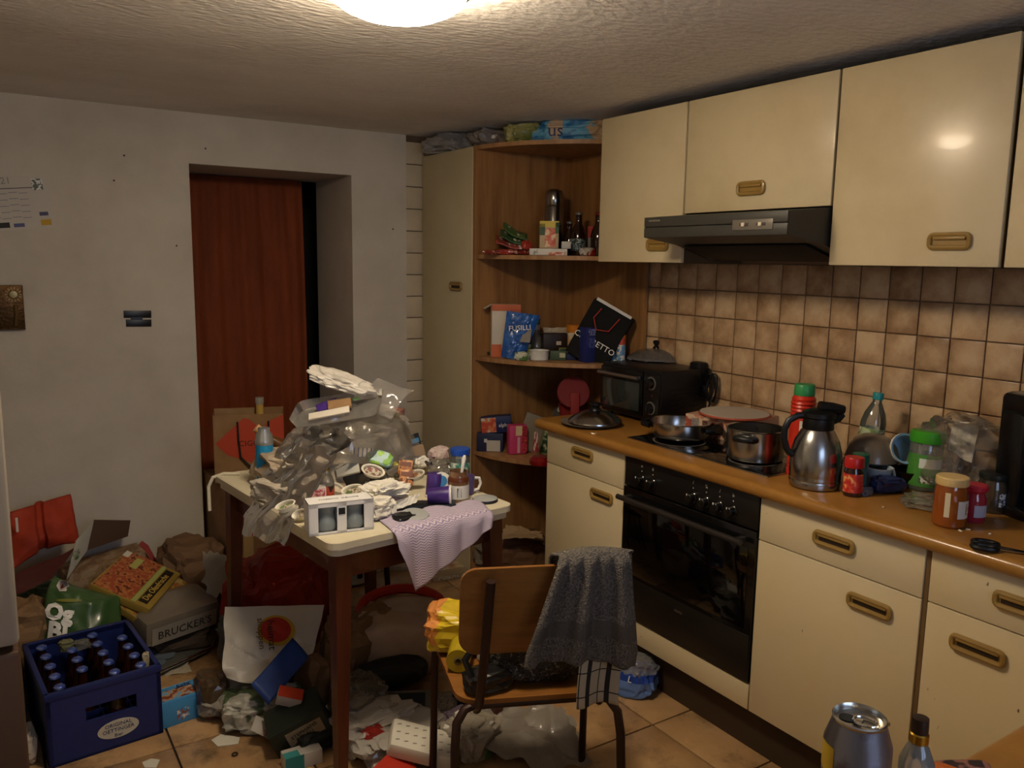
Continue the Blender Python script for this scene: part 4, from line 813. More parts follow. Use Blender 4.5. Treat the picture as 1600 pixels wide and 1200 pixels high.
# ---- white carton with two grey tumblers
P = ont(530, 833, .035); tc2 = thing('glass_pack', 'white open-fronted carton pack at the front corner of the table', 'carton', P, FACE+.42)
w_, d_, h_ = .178, .07, .088; WC = mat('#dad8d6', .5); b = MB()
b.bb((-w_/2, -d_/2, 0), (w_/2, d_/2, .002)).bb((-w_/2, -d_/2, h_-.002), (w_/2, d_/2, h_)).bb((-w_/2, d_/2-.002, 0), (w_/2, d_/2, h_))
b.bb((-w_/2, -d_/2, .002), (-w_/2+.026, -d_/2+.002, h_-.002)).bb((-.012, -d_/2, .002), (.014, -d_/2+.002, h_-.002)).bb((w_/2-.027, -d_/2, .002), (w_/2, -d_/2+.002, h_-.002)).bb((-w_/2, -d_/2, h_-.012), (w_/2, -d_/2+.002, h_)).bb((-w_/2, -d_/2, 0), (w_/2, -d_/2+.002, .007)).bb((-w_/2, -d_/2, 0), (-w_/2+.002, d_/2, h_)).bb((w_/2-.002, -d_/2, 0), (w_/2, d_/2, h_))
b.build('carton', WC, tc2)
MB().box((.001, -d_/2-.0006, .062), (.018, .001, .018)).build('emblem', TXTB, tc2)
M = Matrix.Translation((.0, 0, h_+.0006)); text('MASSIMO  DELUXE', .013, mat('#8a8a8a', .5), tc2, M)
GT = mat('#7d8484', .3)
for i, s in enumerate((-.038, .040)):
    q = P+Matrix.Rotation(FACE+.42, 3, 'Z') @ Vector((s, -.003, .003))
    lat('tumbler', ['grey tumbler in the left window of the white carton pack', 'grey tumbler in the right window of the white carton pack'][i], 'tumbler', q, [('cup', [(0, 0), (.022, 0), (.029, .008), (.030, .02), (.026, .036), (.0225, .048), (.026, .064), (.029, .072), (.027, .072), (.02, .05), (.02, .02), (0, .01)], GT)], group='grey tumblers in the carton pack')
# ---- purple chevron cloth hanging over the front edge
PC = bpy.data.materials.new('cloth'); PC.use_nodes = True; nt = PC.node_tree; bs = nt.nodes['Principled BSDF']; N = nt.nodes.new; lk = nt.links.new
uvn = N('ShaderNodeTexCoord'); sx = N('ShaderNodeSeparateXYZ'); lk(uvn.outputs['UV'], sx.inputs[0])
pp = N('ShaderNodeMath'); pp.operation = 'PINGPONG'; pp.inputs[1].default_value = .008; lk(sx.outputs[0], pp.inputs[0])
ad = N('ShaderNodeMath'); ad.operation = 'MULTIPLY_ADD'; ad.inputs[1].default_value = .8; lk(pp.outputs[0], ad.inputs[0]); lk(sx.outputs[1], ad.inputs[2])
ml = N('ShaderNodeMath'); ml.operation = 'MULTIPLY'; ml.inputs[1].default_value = 130; lk(ad.outputs[0], ml.inputs[0]); frn = N('ShaderNodeMath'); frn.operation = 'FRACT'; lk(ml.outputs[0], frn.inputs[0])
rp_ = N('ShaderNodeValToRGB'); rp_.color_ramp.elements[0].position = .45; rp_.color_ramp.elements[1].position = .6; rp_.color_ramp.elements[0].color = srgb('#8e80a0'); rp_.color_ramp.elements[1].color = srgb('#c8bcc4'); lk(frn.outputs[0], rp_.inputs[0]); lk(rp_.outputs[0], bs.inputs['Base Color']); bs.inputs['Roughness'].default_value = .85
A = at(606, 826, z=ZT); Bq = at(752, 791, z=ZT)
edge_y = -TW/2
loc = tb_.matrix_world if False else (Matrix.Translation(TO+TU*TL/2+TV*TW/2) @ Matrix.Rotation(TROT, 4, 'Z'))
inv = loc.inverted(); la, lb_ = inv @ A, inv @ Bq
def hang(u): return .045+.135*max(0, 1-abs(u-.17)/.83*1.0)*(1 if u > .17 else max(0, u/.17))
def cloth(u, v):
    x = la.x-.005+(lb_.x-la.x)*u
    if v < .38:
        t = v/.38; y = edge_y+.11*(1-t)*(1-.35*u)+.004; z = ZT+.004+.006*max(0, crinkle((x*3, y*3, 0), 5, 2))+.012*(1-t)*abs(math.sin(u*9))
        if t > .92: z = ZT+.003
        return (x+.02*(1-t), y, z)
    t = (v-.38)/.62; L = hang(u)*t; f = .010*math.sin(u*13+.7)*min(1, t*3)
    return (x-.02*t*(u-.2), edge_y-.009-.006*min(1, t*6)-abs(f)-.01*t, ZT+.002-max(0, L-.0))
b = MB().grid(cloth, 40, 40); o = b.build('dish_cloth', PC, None, 80, thick=.0015); o.matrix_world = loc
uv = o.data.uv_layers.new(name='UVMap'); vs_ = o.data.vertices
for l in o.data.loops:
    i = l.vertex_index; uv.data[l.index].uv = ((i % 41)/40*.24, (i//41)/40*.27)
tag(o, 'purple and white zigzag dish cloth hanging over the table front', 'cloth')
# ---- deli tubs (white oval rims with residue)
def tub(px, py, rpx, label, tilt=(0, 0), cont='#8a6a5a', h=0, name='deli_tub', rz=FACE, asp=.62):
    P = tp(px, py, h); k = K(P); r = rpx*k; t = thing(name, label, 'food tub', P, (tilt[0], tilt[1], rz), 'empty oval food tubs on the table')
    MB().lathe([(r*.78, .004), (r*.8, .018), (r*.97, .0195), (r, .021), (r*.97, .0225), (r*.84, .021), (r*.76, .006), (0, .005), (0, .004)], 32, sy=asp).build('tray', mat('#e2dccb', .4), t)
    MB().lathe([(0, .006), (r*.70, .0065), (r*.74, .012), (0, .009)], 24, sy=asp).build('residue', printed(cont, '#b9ad98', '#6a5040', 60, rpx), t)
tub(450, 797, 17, 'white oval tub with green scraps at the left table edge', (R(22), R(-18)), '#6a7a4a', .02)
tub(553, 772, 18, 'white oval tub with green residue behind the carton pack', (R(28), R(-12)), '#5a6a3a', .02)
tub(582, 741, 19, 'white oval tub with red meat scraps high in the heap', (R(38), R(16)), '#7a3a30', .06)
tub(651, 748, 16, 'white oval tub with brown dip beside the orange packets', (R(26), R(-14)), '#8a5a30', .035)
tub(473, 808, 13, 'small oval tub with dark red scraps left of the carton pack', (R(40), R(-24)), '#4a1c1c', .012)
tub(523, 768, 14, 'white oval tub half hidden by the small red-labelled bottle', (R(30), R(25)), '#b9a890', .02)
# ---- small bottle with red label
P = ont(518, 792, .014)+TV*.03; sb2 = thing('juice_bottle', 'small clear bottle with black cap and red label behind the carton pack', 'bottle', P); sb2.scale = (1.1, 1.1, 1.12)
MB().lathe([(0, 0), (.019, 0), (.021, .004), (.021, .058), (.017, .075), (.008, .092), (.008, .100)], 24).build('glass', film('#d6cfc0', .28, .45, .05), sb2)
MB().lathe([(.0213, .012), (.0213, .052)], 24).build('label', printed('#9a2c1c', '#a83a24', '#2a1a14', 30, 1), sb2); MB().lathe([(0, .099), (.0095, .099), (.0095, .115), (0, .116)], 18).build('cap', BLACK, sb2); MB().lathe([(.0085, .092), (.0098, .094), (.0085, .098)], 18).build('collar', mat('#a8862c', .3, 1), sb2)
carton('striped_box', 'grey and pink barcode-striped carton left of the red-labelled bottle', 'carton', ont(493, 796, .03), (.062, .045, .062), mat('#c9bfbc', .5), FACE+.3, prints=[('f', .06+i*.11, .02, .11+i*.11, .55, mat('#3a3636', .5), 'stripe') for i in range(8)]+[('f', .1, .6, .95, .98, printed('#b8485a', '#d8c0c0', '#a84a5c', 60))])
# ---- the heap: papers, packets
WP = mat('#e4dfd2', .8); TIS = mat('#d9d3c4', .85)
bag('paper_napkin', 'white crumpled paper towel right of the carton pack', 'paper', ont(590, 815, .03), (.085, .07, .055), TIS, 0, 71, .3, freq=2.6)
bag('paper_napkin', 'white crumpled tissue under the oval tubs in the middle of the table', 'paper', ont(600, 790, .04), (.13, .10, .06), WP, .3, 72, .3, freq=2.6)
sheet('paper_wrap', 'white folded paper sheet beside the lying purple cup', 'paper', [tp(596, 806, .02), tp(650, 783, .02), tp(655, 770, .035), tp(600, 790, .05)], WP, .008, 22, (14, 10))
carton('napkin_pack', 'pale grey flat pack standing slanted in the middle of the heap', 'packet', tp(545, 742, .055), (.075, .012, .065), mat('#b9b7aa', .6), FACE+.1, rx=R(-35), ry=R(-14))
carton('card_box', 'dark flat box under the pale grey pack', 'box', ont(553, 765, .05), (.10, .05, .045), mat('#3a342e', .5), FACE+.3)
carton('striped_card', 'white card with blue stripes in the heap centre', 'card', tp(566, 714, .10), (.07, .004, .03), mat('#dcd6c8', .6), FACE, rx=R(-25), prints=[('f', .08+i*.2, 0, .14+i*.2, 1, mat('#3f3f78', .5), 'stripe') for i in range(5)])
bag('sponge_pack', 'lime green and pale blue packet on the heap behind the tubs', 'packet', tp(590, 727, .075), (.085, .03, .05), printed('#9aca4a', '#a8c8c8', '#7ab03a', 26, 3), FACE-.3, 73, .12, rot=(R(-40), R(14), FACE-.1), sub=3)
for i, (px, py, h, lb) in enumerate(((632, 742, .04, 'orange-brown printed packet upper of the pair beside the purple cup'), (634, 758, .02, 'orange-brown printed packet lower of the pair beside the purple cup'))):
    carton('snack_packet', lb, 'packet', tp(px, py, h), (.046, .014, .05), printed('#9a5a2a', '#c88a4a', '#6a3416', 60, i), FACE+.1*i, rx=R(-30), ry=R(5), group='orange snack packets', prints=(('f', .1, .55, .9, .85, mat('#6a3012', .5)),))
carton('metal_tray', 'ridged grey metal tray edge lying across the heap', 'tray', tp(592, 763, .035), (.09, .03, .012), mat('#8a8a84', .35, .8), FACE+.05, ry=R(8), prints=[('t', .1+i*.16, .1, .16+i*.16, .9, mat('#4a4a46', .4), 'ridge') for i in range(5)])
PU = mat('#3a2468', .35, var=(14, '#4a307a', .45, .6))
def yog(P, rot, label):
    t = thing('yogurt_cup', label, 'cup', P, rot, 'purple cups on the table')
    MB().lathe([(0, 0), (.022, 0), (.0235, .004), (.029, .068), (.031, .07), (.031, .072), (.028, .071), (.022, .006), (0, .005)], 32).build('cup', PU, t)
    MB().lathe([(.029, .066), (.0318, .069), (.0315, .073), (.028, .072)], 32).build('rim', mat('#d8d4cc', .4), t)
    MB().grid(lambda u, v: ((.0245+v*.003)*math.cos(R(-70+u*50)), (.0245+v*.003)*math.sin(R(-70+u*50)), .018+v*.036), 8, 2).build('label', printed('#c8c4d8', '#8a84a8', '#d8d4e0', 80), t)
P = ont(679, 778, .025)
yog(P+Vector((0, 0, .073)), (math.pi, 0, R(150)), 'purple yogurt cup standing upside down beside the chocolate jar')
P = tp(668, 775, .03); yog(P, (R(88), 0, R(60)), 'purple yogurt cup lying on its side before the upturned one')
P = ont(716, 786, .028); nj = thing('chocolate_spread_jar', 'open chocolate spread jar with white label and a spoon in it', 'jar', P)
MB().lathe([(0, 0), (.03, 0), (.033, .005), (.0335, .06), (.032, .072), (.0285, .08), (.0285, .096), (.027, .096), (.027, .08), (.03, .07)], 36).build('glass', mat('#6a4a34', .08, trans=.0, coat=.8, var=(10, '#8a6a50', .45, .6)), nj)
MB().lathe([(.0338, .012), (.0338, .055)], 36).build('label', mat('#d9d5cc', .5), nj); MB().lathe([(.0329, .06), (.0332, .071), (.029, .079)], 36).build('spread', mat('#5a2f16', .3), nj)
MB().grid(lambda u, v: (.0342*math.cos(R(228+u*30)), .0342*math.sin(R(228+u*30)), .018+v*.03), 8, 1).build('barcode', printed('#e2e0d8', '#2a2a2a', '#d8d6d0', 200, 0, .5, (1, 1, .02)), nj)
MB().lathe([(0, 0), (.02, .002), (.027, .004), (0, .006)], 24, (0, 0, .08)).build('residue', mat('#3a1c0c', .4), nj)
sn = thing('plastic_spoon', 'white plastic spoon standing in the chocolate spread jar', 'spoon', P+Vector((.004, -.003, .05)), (R(-6), R(6), FACE))
MB().tube([(0, 0, 0), (.001, 0, .03), (.002, 0, .06), (.003, -.001, .085), (.004, -.002, .094)], .004, 8, rs=[.003, .004, .0055, .0065, .004]).build('handle', mat('#e6e2da', .35), sn)
P = ont(728, 752, .03)+TV*.035; bj = thing('screw_jar', 'clear plastic jar with bright blue lid behind the chocolate jar', 'jar', P)
MB().lathe([(0, 0), (.03, 0), (.033, .004), (.033, .075), (.03, .082)], 32).build('body', film('#cfd4cc', .22, .42, .05), bj); MB().lathe([(0, .08), (.0335, .08), (.0345, .083), (.0342, .1), (.032, .102), (0, .102)], 36).build('lid', mat('#1c4cae', .35), bj); MB().lathe([(.0334, .03), (.0334, .055)], 32).build('label', printed('#2a7a6a', '#8ab0a0', '#cfd4cc', 50), bj)
P = ont(736, 779, .03)+TV*.03; wm = thing('white_mug', 'white mug with round handle behind the chocolate jar', 'mug', P)
MB().lathe([(0, 0), (.022, 0), (.027, .005), (.029, .06), (.027, .06), (.024, .008), (0, .006)], 28).build('cup', mat('#5a4a78', .35), wm); MB().tube([(.026, -.01, .052), (.042, -.014, .05), (.047, -.015, .032), (.04, -.013, .014), (.024, -.009, .01)], .005, 8).build('handle', mat('#e2ddd4', .35), wm)
def slid(px, py, r, label, tilt=(0, 0), h=0):
    P = ont(px, py, r*.6); t = thing('jar_lid', label, 'lid', P+Vector((0, 0, h)), (tilt[0], tilt[1], FACE))
    MB().lathe([(0, .0), (r, .0), (r, .006), (r*.95, .009)], 36).build('rim', mat('#1c1c1c', .4), t); MB().lathe([(r*.97, .0075), (r*.94, .010), (r*.6, .013), (0, .014)], 36).build('plate', mat('#b6bab8', .3, .3), t)
slid(758, 786, .040, 'silver lid with black rim at the right corner of the table')
slid(648, 814, .042, 'silver lid with black rim lying before the lying purple cup', (R(8), R(4)), .004)
carton('black_tray', 'black plastic tray under the upturned purple cup', 'tray', ont(686, 795, .03), (.10, .06, .012), mat('#0c0c0d', .35), FACE+.2, bev=.004)
bag('black_wrapper', 'black crumpled wrapper between the two silver lids', 'wrapper', ont(630, 818, .03), (.07, .05, .018), mat('#0e0e10', .35), .4, 74, .25, sub=3)
st = MB(); st.prism([((.012 if i % 2 else .022)*math.cos(i*math.pi/5), (.012 if i % 2 else .022)*math.sin(i*math.pi/5)) for i in range(10)], 0, .005); o = st.build('red_star', mat('#c8281c', .5), None, loc=ont(694, 777, .02)+Vector((0, 0, .013)), rot=(R(20), 0, .3)); tag(o, 'small red star-shaped scrap beside the chocolate jar', 'scrap')
b = MB(); b.box((0, 0, .03), (.05, .0012, .06)); o = b.build('hang_card', mat('#14161c', .4), None, loc=tp(650, 703, .045), rot=(R(-18), R(-18), FACE)); tag(o, 'black and blue hang card standing at the back of the heap', 'card')
MB().box((0, -.0009, .034), (.042, .001, .016)).build('print_band', mat('#3a86b8', .5), o); MB().box((0, -.0009, .008), (.05, .001, .014)).build('print_band', mat('#a88a6c', .6), o)
carton('kraft_card', 'kraft cardboard piece below the black and blue card', 'cardboard', tp(655, 716, .035), (.05, .01, .045), KRAFT, FACE, rx=R(-20), ry=R(-14))
bag('clear_packet', 'clear crinkled packet right of the hang card', 'packet', ont(686, 742, .03), (.09, .07, .045), film('#d9d4c8', .3, .35, .1), .2, 75, .3, sub=3)
bag('paper_napkin', 'pink-striped tissue before the blue-lidded jar', 'paper', ont(700, 728, .03)+TV*.06, (.07, .05, .05), mat('#d8b8b8', .8, var=(60, '#e2dcd2', .5, .55), stretch=(4, .3, 1)), .2, 76, .25, sub=3)
bag('paper_napkin', 'small white tissue ball behind the upturned purple cup', 'paper', ont(656, 746, .02)+Vector((0, 0, .03)), (.045, .04, .04), WP, 0, 77, .3, sub=3)
lat('yogurt_cover', 'white and blue round lid leaning behind the purple cup', 'lid', tp(690, 752, .05), [('lid', [(0, 0), (.028, 0), (.029, .003), (0, .004)], mat('#d8d6d0', .4)), ('print', [(0, .0042), (.018, .0042)], mat('#2a70a8', .5))], rot=(R(70), R(10), FACE))
sheet('foil_strip', 'dark purple peeled foil strip standing behind the purple cups', 'foil', [tp(668, 730, .05), tp(676, 726, .06), tp(674, 720, .08), tp(664, 724, .08)], mat('#2a1c4a', .3, .3), .008, 30, (8, 8))
# ---- back of the heap
bag('paper_bag', 'crumpled white paper bag holding up the back of the heap', 'paper bag', Vector((-.80, .52, ZT)), (.34, .28, .20), mat('#bdb4a4', .75), .2, 81, .22)
bag('paper_bag', 'brown crumpled bag under the clear film on the left of the heap', 'paper bag', Vector((-1.02, .42, ZT)), (.22, .28, .12), mat('#9a8872', .75, var=(8, '#c4b8a4', .45, .6)), .1, 82, .25)
bag('paper_bag', 'grey-white crumpled packaging under the film at the table left edge', 'packaging', Vector((-1.13, .30, ZT)), (.10, .16, .06), mat('#a89e8e', .7, var=(9, '#5f7488', .62, .66)), .4, 83, .28)
carton('cracker_box', 'pink and cream box standing in the back right of the heap', 'box', tp(612, 700, .04)+TV*.02, (.075, .07, .15), mat('#b07a6c', .55), FACE-.2, ry=R(6), prints=(('f', .0, .72, 1, 1, mat('#d8c8b0', .5)), ('f', .5, 0, 1, .7, mat('#a88a80', .5))))
sheet('paper_sheet', 'white crumpled paper hanging off the back right of the heap', 'paper', [tp(607, 700, .05), tp(655, 712, .03), tp(640, 690, .06), tp(616, 655, .13)], mat('#cfcac0', .8), .012, 16, (14, 14))
carton('biscuit_box', 'orange-cream carton end sticking out under the grey film', 'carton', tp(606, 668, .13), (.06, .06, .045), mat('#d8c4a4', .55), FACE+.4, prints=(('f', 0, 0, 1, .35, mat('#a8482c', .5)),))
# tray of sweets on top
P = at(530, 640, y=.36); tr = thing('sweet_tray', 'shallow clear plastic tray with sweet wrappers lying on top of the heap', 'tray', P+Vector((0, 0, -.01)), (R(14), R(-10), FACE))
b = MB(); b.prism(rrect(.27, .15, .03), 0, .002); 
def wallr(u, v): 
    p = rrect(.27+.02*v, .15+.02*v, .03); i = int(round(u*len(p))) % len(p); return (p[i][0], p[i][1], v*.03)
b.grid(wallr, 28, 2); b.build('tray', FILM2, tr)
carton('p1', 'x', 'x', (0, 0, 0), (.07, .05, .012), mat('#4a2f86', .4), .2); carton('p2', 'x', 'x', (0, 0, 0), (.075, .05, .010), KRAFT, .1); carton('p3', 'x', 'x', (0, 0, 0), (.13, .03, .006), mat('#d8d0c0', .5), 0)
for n_, l_, r_, nn in (('p1', (-.04, .03, .012), (.1, -.1, .3), 'purple_insert'), ('p2', (.005, .01, .02), (.2, .1, .2), 'kraft_insert'), ('p3', (-.02, -.045, .02), (.3, 0, .1), 'white_insert')):
    o = bpy.data.objects[n_]; o.name = nn; o.parent = tr; o.location = l_; o.rotation_euler = r_; del o['label'], o['category']
MB().lathe([(.008, .024), (.012, .025), (.008, .026)], 16, (.06, .02, .006)).build('green_ring_mark', mat('#4a8a3a', .5), tr)
o = bag('plastic_bag', 'white crumpled bag lying on top of the heap', 'plastic bag', at(528, 606, y=.42), (.21, .11, .05), mat('#cfc9be', .4, coat=.1), 0, 84, .26, rot=(R(8), R(18), FACE), freq=2.0, boxy=.95)
# clear film sheets
F1 = sheet('clear_film', 'large clear plastic film draped down the left of the heap over the table edge', 'plastic film',
    [at(374, 838, y=.32), at(446, 852, y=.02), at(560, 690, y=.26), at(482, 645, y=.46)], FILM, .016, 11, (60, 60), 5, 0, smooth=28,
    bend=lambda u, v: (0, .012*math.sin(u*9+v*3)*(1-v), .055*math.sin(math.pi*min(1, v*1.05))+.006*math.sin(u*17+v*3)))
F2 = sheet('clear_film', 'grey clear plastic film sticking out to the right on top of the heap', 'plastic film',
    [at(560, 640, y=.40), at(612, 655, y=.34), at(648, 610, y=.36), at(590, 590, y=.44)], FILM2, .012, 9, (24, 24), 6, 0, smooth=28, bend=lambda u, v: (0, 0, .02*math.sin(math.pi*v)))
F3 = sheet('clear_film', 'second clear film stretched over the middle of the heap', 'plastic film',
    [at(500, 730, y=.27), at(668, 726, y=.36), at(622, 645, y=.46), at(480, 648, y=.44)], FILM, .018, 11, (44, 44), 9, 0, smooth=28, bend=lambda u, v: (0, -.05*math.sin(math.pi*u)*math.sin(math.pi*v), .05*math.sin(math.pi*u)*math.sin(math.pi*v)))
# more scraps of the heap
sheet('paper_scrap', 'white torn paper lying between the orange packets and the lying cup', 'paper', [tp(600, 775, .03), tp(640, 772, .03), tp(636, 758, .04), tp(604, 760, .05)], WP, .008, 24, (10, 10), 31)
sheet('paper_scrap', 'white torn paper at the foot of the hang card', 'paper', [tp(612, 725, .05), tp(660, 728, .04), tp(650, 712, .06), tp(618, 705, .08)], mat('#d8d2c8', .8), .010, 22, (10, 10), 32)
bag('snack_wrapper', 'silver-grey foil wrapper behind the grey metal tray', 'wrapper', tp(606, 745, .03), (.08, .05, .035), mat('#9a958c', .25, .6), .3, 33, .3, sub=3)
bag('snack_wrapper', 'yellow-green wrapper peeking out behind the red meat tub', 'wrapper', tp(612, 738, .04), (.05, .04, .03), mat('#a8a04a', .4), .1, 34, .3, sub=3)
carton('cereal_bar_box', 'white carton with blue corner under the film left of the heap centre', 'carton', tp(470, 745, .02), (.10, .06, .05), mat('#c8c0b0', .6), FACE+.5, rx=R(-12), ry=R(10), prints=(('f', .6, .1, .95, .6, mat('#4a6a86', .5)),))
bag('snack_wrapper', 'dark plum wrapper scrap left of the lying purple cup', 'wrapper', ont(618, 796, .02), (.06, .04, .025), mat('#3a2a3a', .35), .2, 36, .3, sub=3)
carton('tin_box', 'black flat tin under the white tissue at the table front', 'tin', ont(640, 800, .04), (.10, .06, .014), mat('#17171a', .35), FACE+.3, bev=.004)
# spray can
P = ont(415, 762, .02); spc = thing('spray_can', 'bright blue aerosol can with silver top at the back left of the table', 'spray can', P)
k = K(P); MB().lathe(sc([(0, 0), (13, 0), (13.5, 2), (13.5, 68)], k), 32).build('body', mat('#1f86b8', .3, .2), spc); MB().lathe(sc([(13.5, 67), (14.2, 69), (14.2, 74), (13, 76), (12.5, 82), (9, 87), (9, 93), (0, 95)], k), 32).build('cap', mat('#a8aaa8', .28, .7), spc)
MB().grid(lambda u, v: (13.7*k*math.cos(R(235+u*60)), 13.7*k*math.sin(R(235+u*60)), (8+v*14)*k), 8, 1).build('label', printed('#cfd4d4', '#6a8a98', '#cfd4d4', 60), spc)
for zz in (40, 50): MB().grid(lambda u, v: (13.7*k*math.cos(R(250+u*90)), 13.7*k*math.sin(R(250+u*90)), (zz+v*1.2)*k), 10, 1).build('line', TXTB, spc)
P_ = Vector((13.8*k*math.cos(R(262)), 13.8*k*math.sin(R(262)), 45*k)); MB().lathe([(0, 0), (3*k, 0), (3*k, .0008), (0, .0008)], 18, P_, M=Matrix.Rotation(R(90), 4, 'X')).build('emblem', TXTB, spc)
# hanging white edging strip at the back left table corner
pts = [tp(398, 730, .004), tp(380, 738, .006), tp(370, 748, -.004), tp(365, 760, -.04), tp(365, 775, -.075)]
o = MB().tube([Vector(p) for p in ((-1.155, .66, ZT+.006), (-1.20, .69, ZT+.006), (-1.235, .70, ZT-.005), (-1.25, .70, ZT-.035), (-1.25, .70, ZT-.12))], .006, 8).build('edging_strip', mat('#cfc6ae', .5), None); tag(o, 'loose white plastic edging strip hanging from the back left table corner', 'edging')
# bottle lying
o = lat('cork_bottle', 'tan bottle neck lying behind the film near the spray can', 'bottle', at(474, 722, y=.56), [('glass', [(0, 0), (.03, 0), (.032, .08), (.014, .13), (.012, .17), (0, .17)], mat('#5a3a1c', .2)), ('stopper', [(0, .168), (.014, .168), (.015, .2), (0, .202)], mat('#c8986a', .6))], rot=(R(-50), 0, R(75)))
# ================================================================== chair
CH = Vector((-.735, -.475, 0)); CR = -.41
ch = thing('school_chair', 'wooden chair with brown tubular steel legs in the foreground', 'chair', CH, CR)
PLY = mat('#8a5a28', .4, var=(14, '#744818', .35, .7), stretch=(.3, 3, 3), coat=.2); TUB = mat('#2e1a12', .35, .3)
def seatf(u, v): return None
s = MB(); s.prism([(x*(1+.62*(y+.19)), y+(.02 if y > 0 else 0)) for x, y in rrect(.38, .38, .05)], .447, .459); s.build('seat', PLY, ch)
def backs(sgn):
    def f(u, v):
        x = (u-.5)*.385; rr = .035; z = .60+v*.235
        return (x, -.215-.045*v+.03*(2*u-1)**2*1.0-.03+sgn*.0055, z)
    return f
pol = rrect(.385, .225, .04, 6); bb_ = MB()
def bend_pt(x, z, o_): 
    u = x/.385; v = (z+.1125)/.225
    return (x, -.225-.05*v+.09*u*u*1.2+o_, .585+.225*v)
n_ = len(pol); rings = [1.0, .75, .5, .25]
vs = []; fs = []
for o_ in (.0055, -.0055):
    base = len(vs)
    for r_ in rings: vs += [bend_pt(x*r_, z*r_, o_) for x, z in pol]
    vs.append(bend_pt(0, 0, o_)); c = len(vs)-1
    for i in range(len(rings)-1):
        for j in range(n_): fs.append((base+i*n_+j, base+i*n_+(j+1) % n_, base+(i+1)*n_+(j+1) % n_, base+(i+1)*n_+j))
    for j in range(n_): fs.append((base+3*n_+j, base+3*n_+(j+1) % n_, c))
h_ = len(vs)//2
for j in range(n_): fs.append((j, (j+1) % n_, h_+(j+1) % n_, h_+j))
MB().add(vs, fs).build('backrest', PLY, ch)
for s in (-1, 1):
    u_ = MB().tube([(s*.15, .15, .438), (s*.15, -.15, .438), (s*.148, -.20, .442), (s*.146, -.228, .47), (s*.14, -.245, .56), (s*.135, -.262, .66), (s*.13, -.285, .79)], .011, 10); u_.build('upright', TUB, ch)
    MB().tube([(s*.14, -.17, .44), (s*.175, -.185, .435), (s*.195, -.20, .41), (s*.20, -.215, .36), (s*.205, -.26, .0)], .011, 10).build('leg', TUB, ch)
    MB().tube([(s*.15, .16, .44), (s*.20, .175, .435), (s*.215, .185, .41), (s*.218, .19, .36), (s*.222, .215, .0)], .011, 10).build('leg', TUB, ch)
    MB().lathe([(0, 0), (.007, 0), (.006, .003), (0, .004)], 12, (s*.132, -.285, .765), M=Matrix.Rotation(R(90), 4, 'X')).build('screw', mat('#3a3430', .3, .8), ch)
MB().tube([(-.15, -.17, .436), (.15, -.17, .436)], .011, 10).build('rail', TUB, ch); MB().tube([(-.15, .16, .436), (.15, .16, .436)], .011, 10).build('rail', TUB, ch)
CM = Matrix.Translation(CH) @ Matrix.Rotation(CR, 4, 'Z')
# towel over the right side of the backrest
TWM = mat('#4a453f', .95, var=(230, '#7a7268', .38, .62), bump=(260, 1.0))
TBD = mat('#4a453f', .8, bump=(150, .3))
def tow(u, v):
    L = .275; s = (v-.42)*(L+.20)      # s<0: front side of the backrest, s>0: the side towards the camera
    w = .082+.055*max(0, min(1, s/.24)) if s > 0 else .10
    cx = .105-.03*max(0, s)/.25
    x = cx+(u-.5)*2*w*.95
    fold = .013*math.sin(u*15+1.2)*min(1, abs(s)*5)+.007*math.sin(u*31)
    r = .018; y0 = -.262; zt = .820+.012*math.sin(u*math.pi)
    if s > .028: y = y0-.028-fold-.012*min(1, s*6); z = zt-.0-(s-.028)
    elif s < -.028: y = y0+.022+fold; z = zt+(s+.028)
    else: a = s/.028*math.pi/2; y = y0-.022*math.sin(a); z = zt+.014*math.cos(a)
    return (x, y, z+.02*(.5-u)*max(0, s)/.25+.012*max(0, s)/.25)
b = MB().grid(tow, 50, 70); nf = len(b.f)
for i in range(nf):
    j = i//50; s = ((j+.5)/70-.42)*.475
    if .175 < s < .212 or .218 < s < .224: b.m[i] = 1
o = b.build('bath_towel', [TWM, TBD], None, 80, thick=.006); o.matrix_world = CM; tag(o, 'dark grey terry towel draped over the wooden chair back', 'towel')
for j in range(1): 
    pass
zz = MB()
for i in range(26):
    x = .04+i*.0052; zz.tube([(x, -.3, .592), (x+.003, -.3, .600), (x, -.3, .608), (x+.003, -.3, .616)], .0008, 4)
# check cloth under the towel
def chk(u, v):
    x = .075+(u)*.10; s = v*.225
    return (x+.006*math.sin(v*5), -.268-.014*math.sin(u*6+1)*min(1, s*4)-.008, .76-s*1.0-.06*v)
CK = bpy.data.materials.new('check'); CK.use_nodes = True; nt = CK.node_tree; bs = nt.nodes['Principled BSDF']; N = nt.nodes.new; lk = nt.links.new
uvn = N('ShaderNodeTexCoord'); sx = N('ShaderNodeSeparateXYZ'); lk(uvn.outputs['UV'], sx.inputs[0]); col = None
def band(sock, per, lo, hi):
    a = N('ShaderNodeMath'); a.operation = 'MULTIPLY'; a.inputs[1].default_value = per; lk(sock, a.inputs[0]); f = N('ShaderNodeMath'); f.operation = 'FRACT'; lk(a.outputs[0], f.inputs[0])
    g = N('ShaderNodeMath'); g.operation = 'GREATER_THAN'; g.inputs[1].default_value = lo; lk(f.outputs[0], g.inputs[0]); l = N('ShaderNodeMath'); l.operation = 'LESS_THAN'; l.inputs[1].default_value = hi; lk(f.outputs[0], l.inputs[0])
    m = N('ShaderNodeMath'); m.operation = 'MULTIPLY'; lk(g.outputs[0], m.inputs[0]); lk(l.outputs[0], m.inputs[1]); return m.outputs[0]
mx = N('ShaderNodeMath'); mx.operation = 'MAXIMUM'; lk(band(sx.outputs[0], 2, .4, .62), mx.inputs[0]); lk(band(sx.outputs[0], 2, .05, .10), mx.inputs[1])
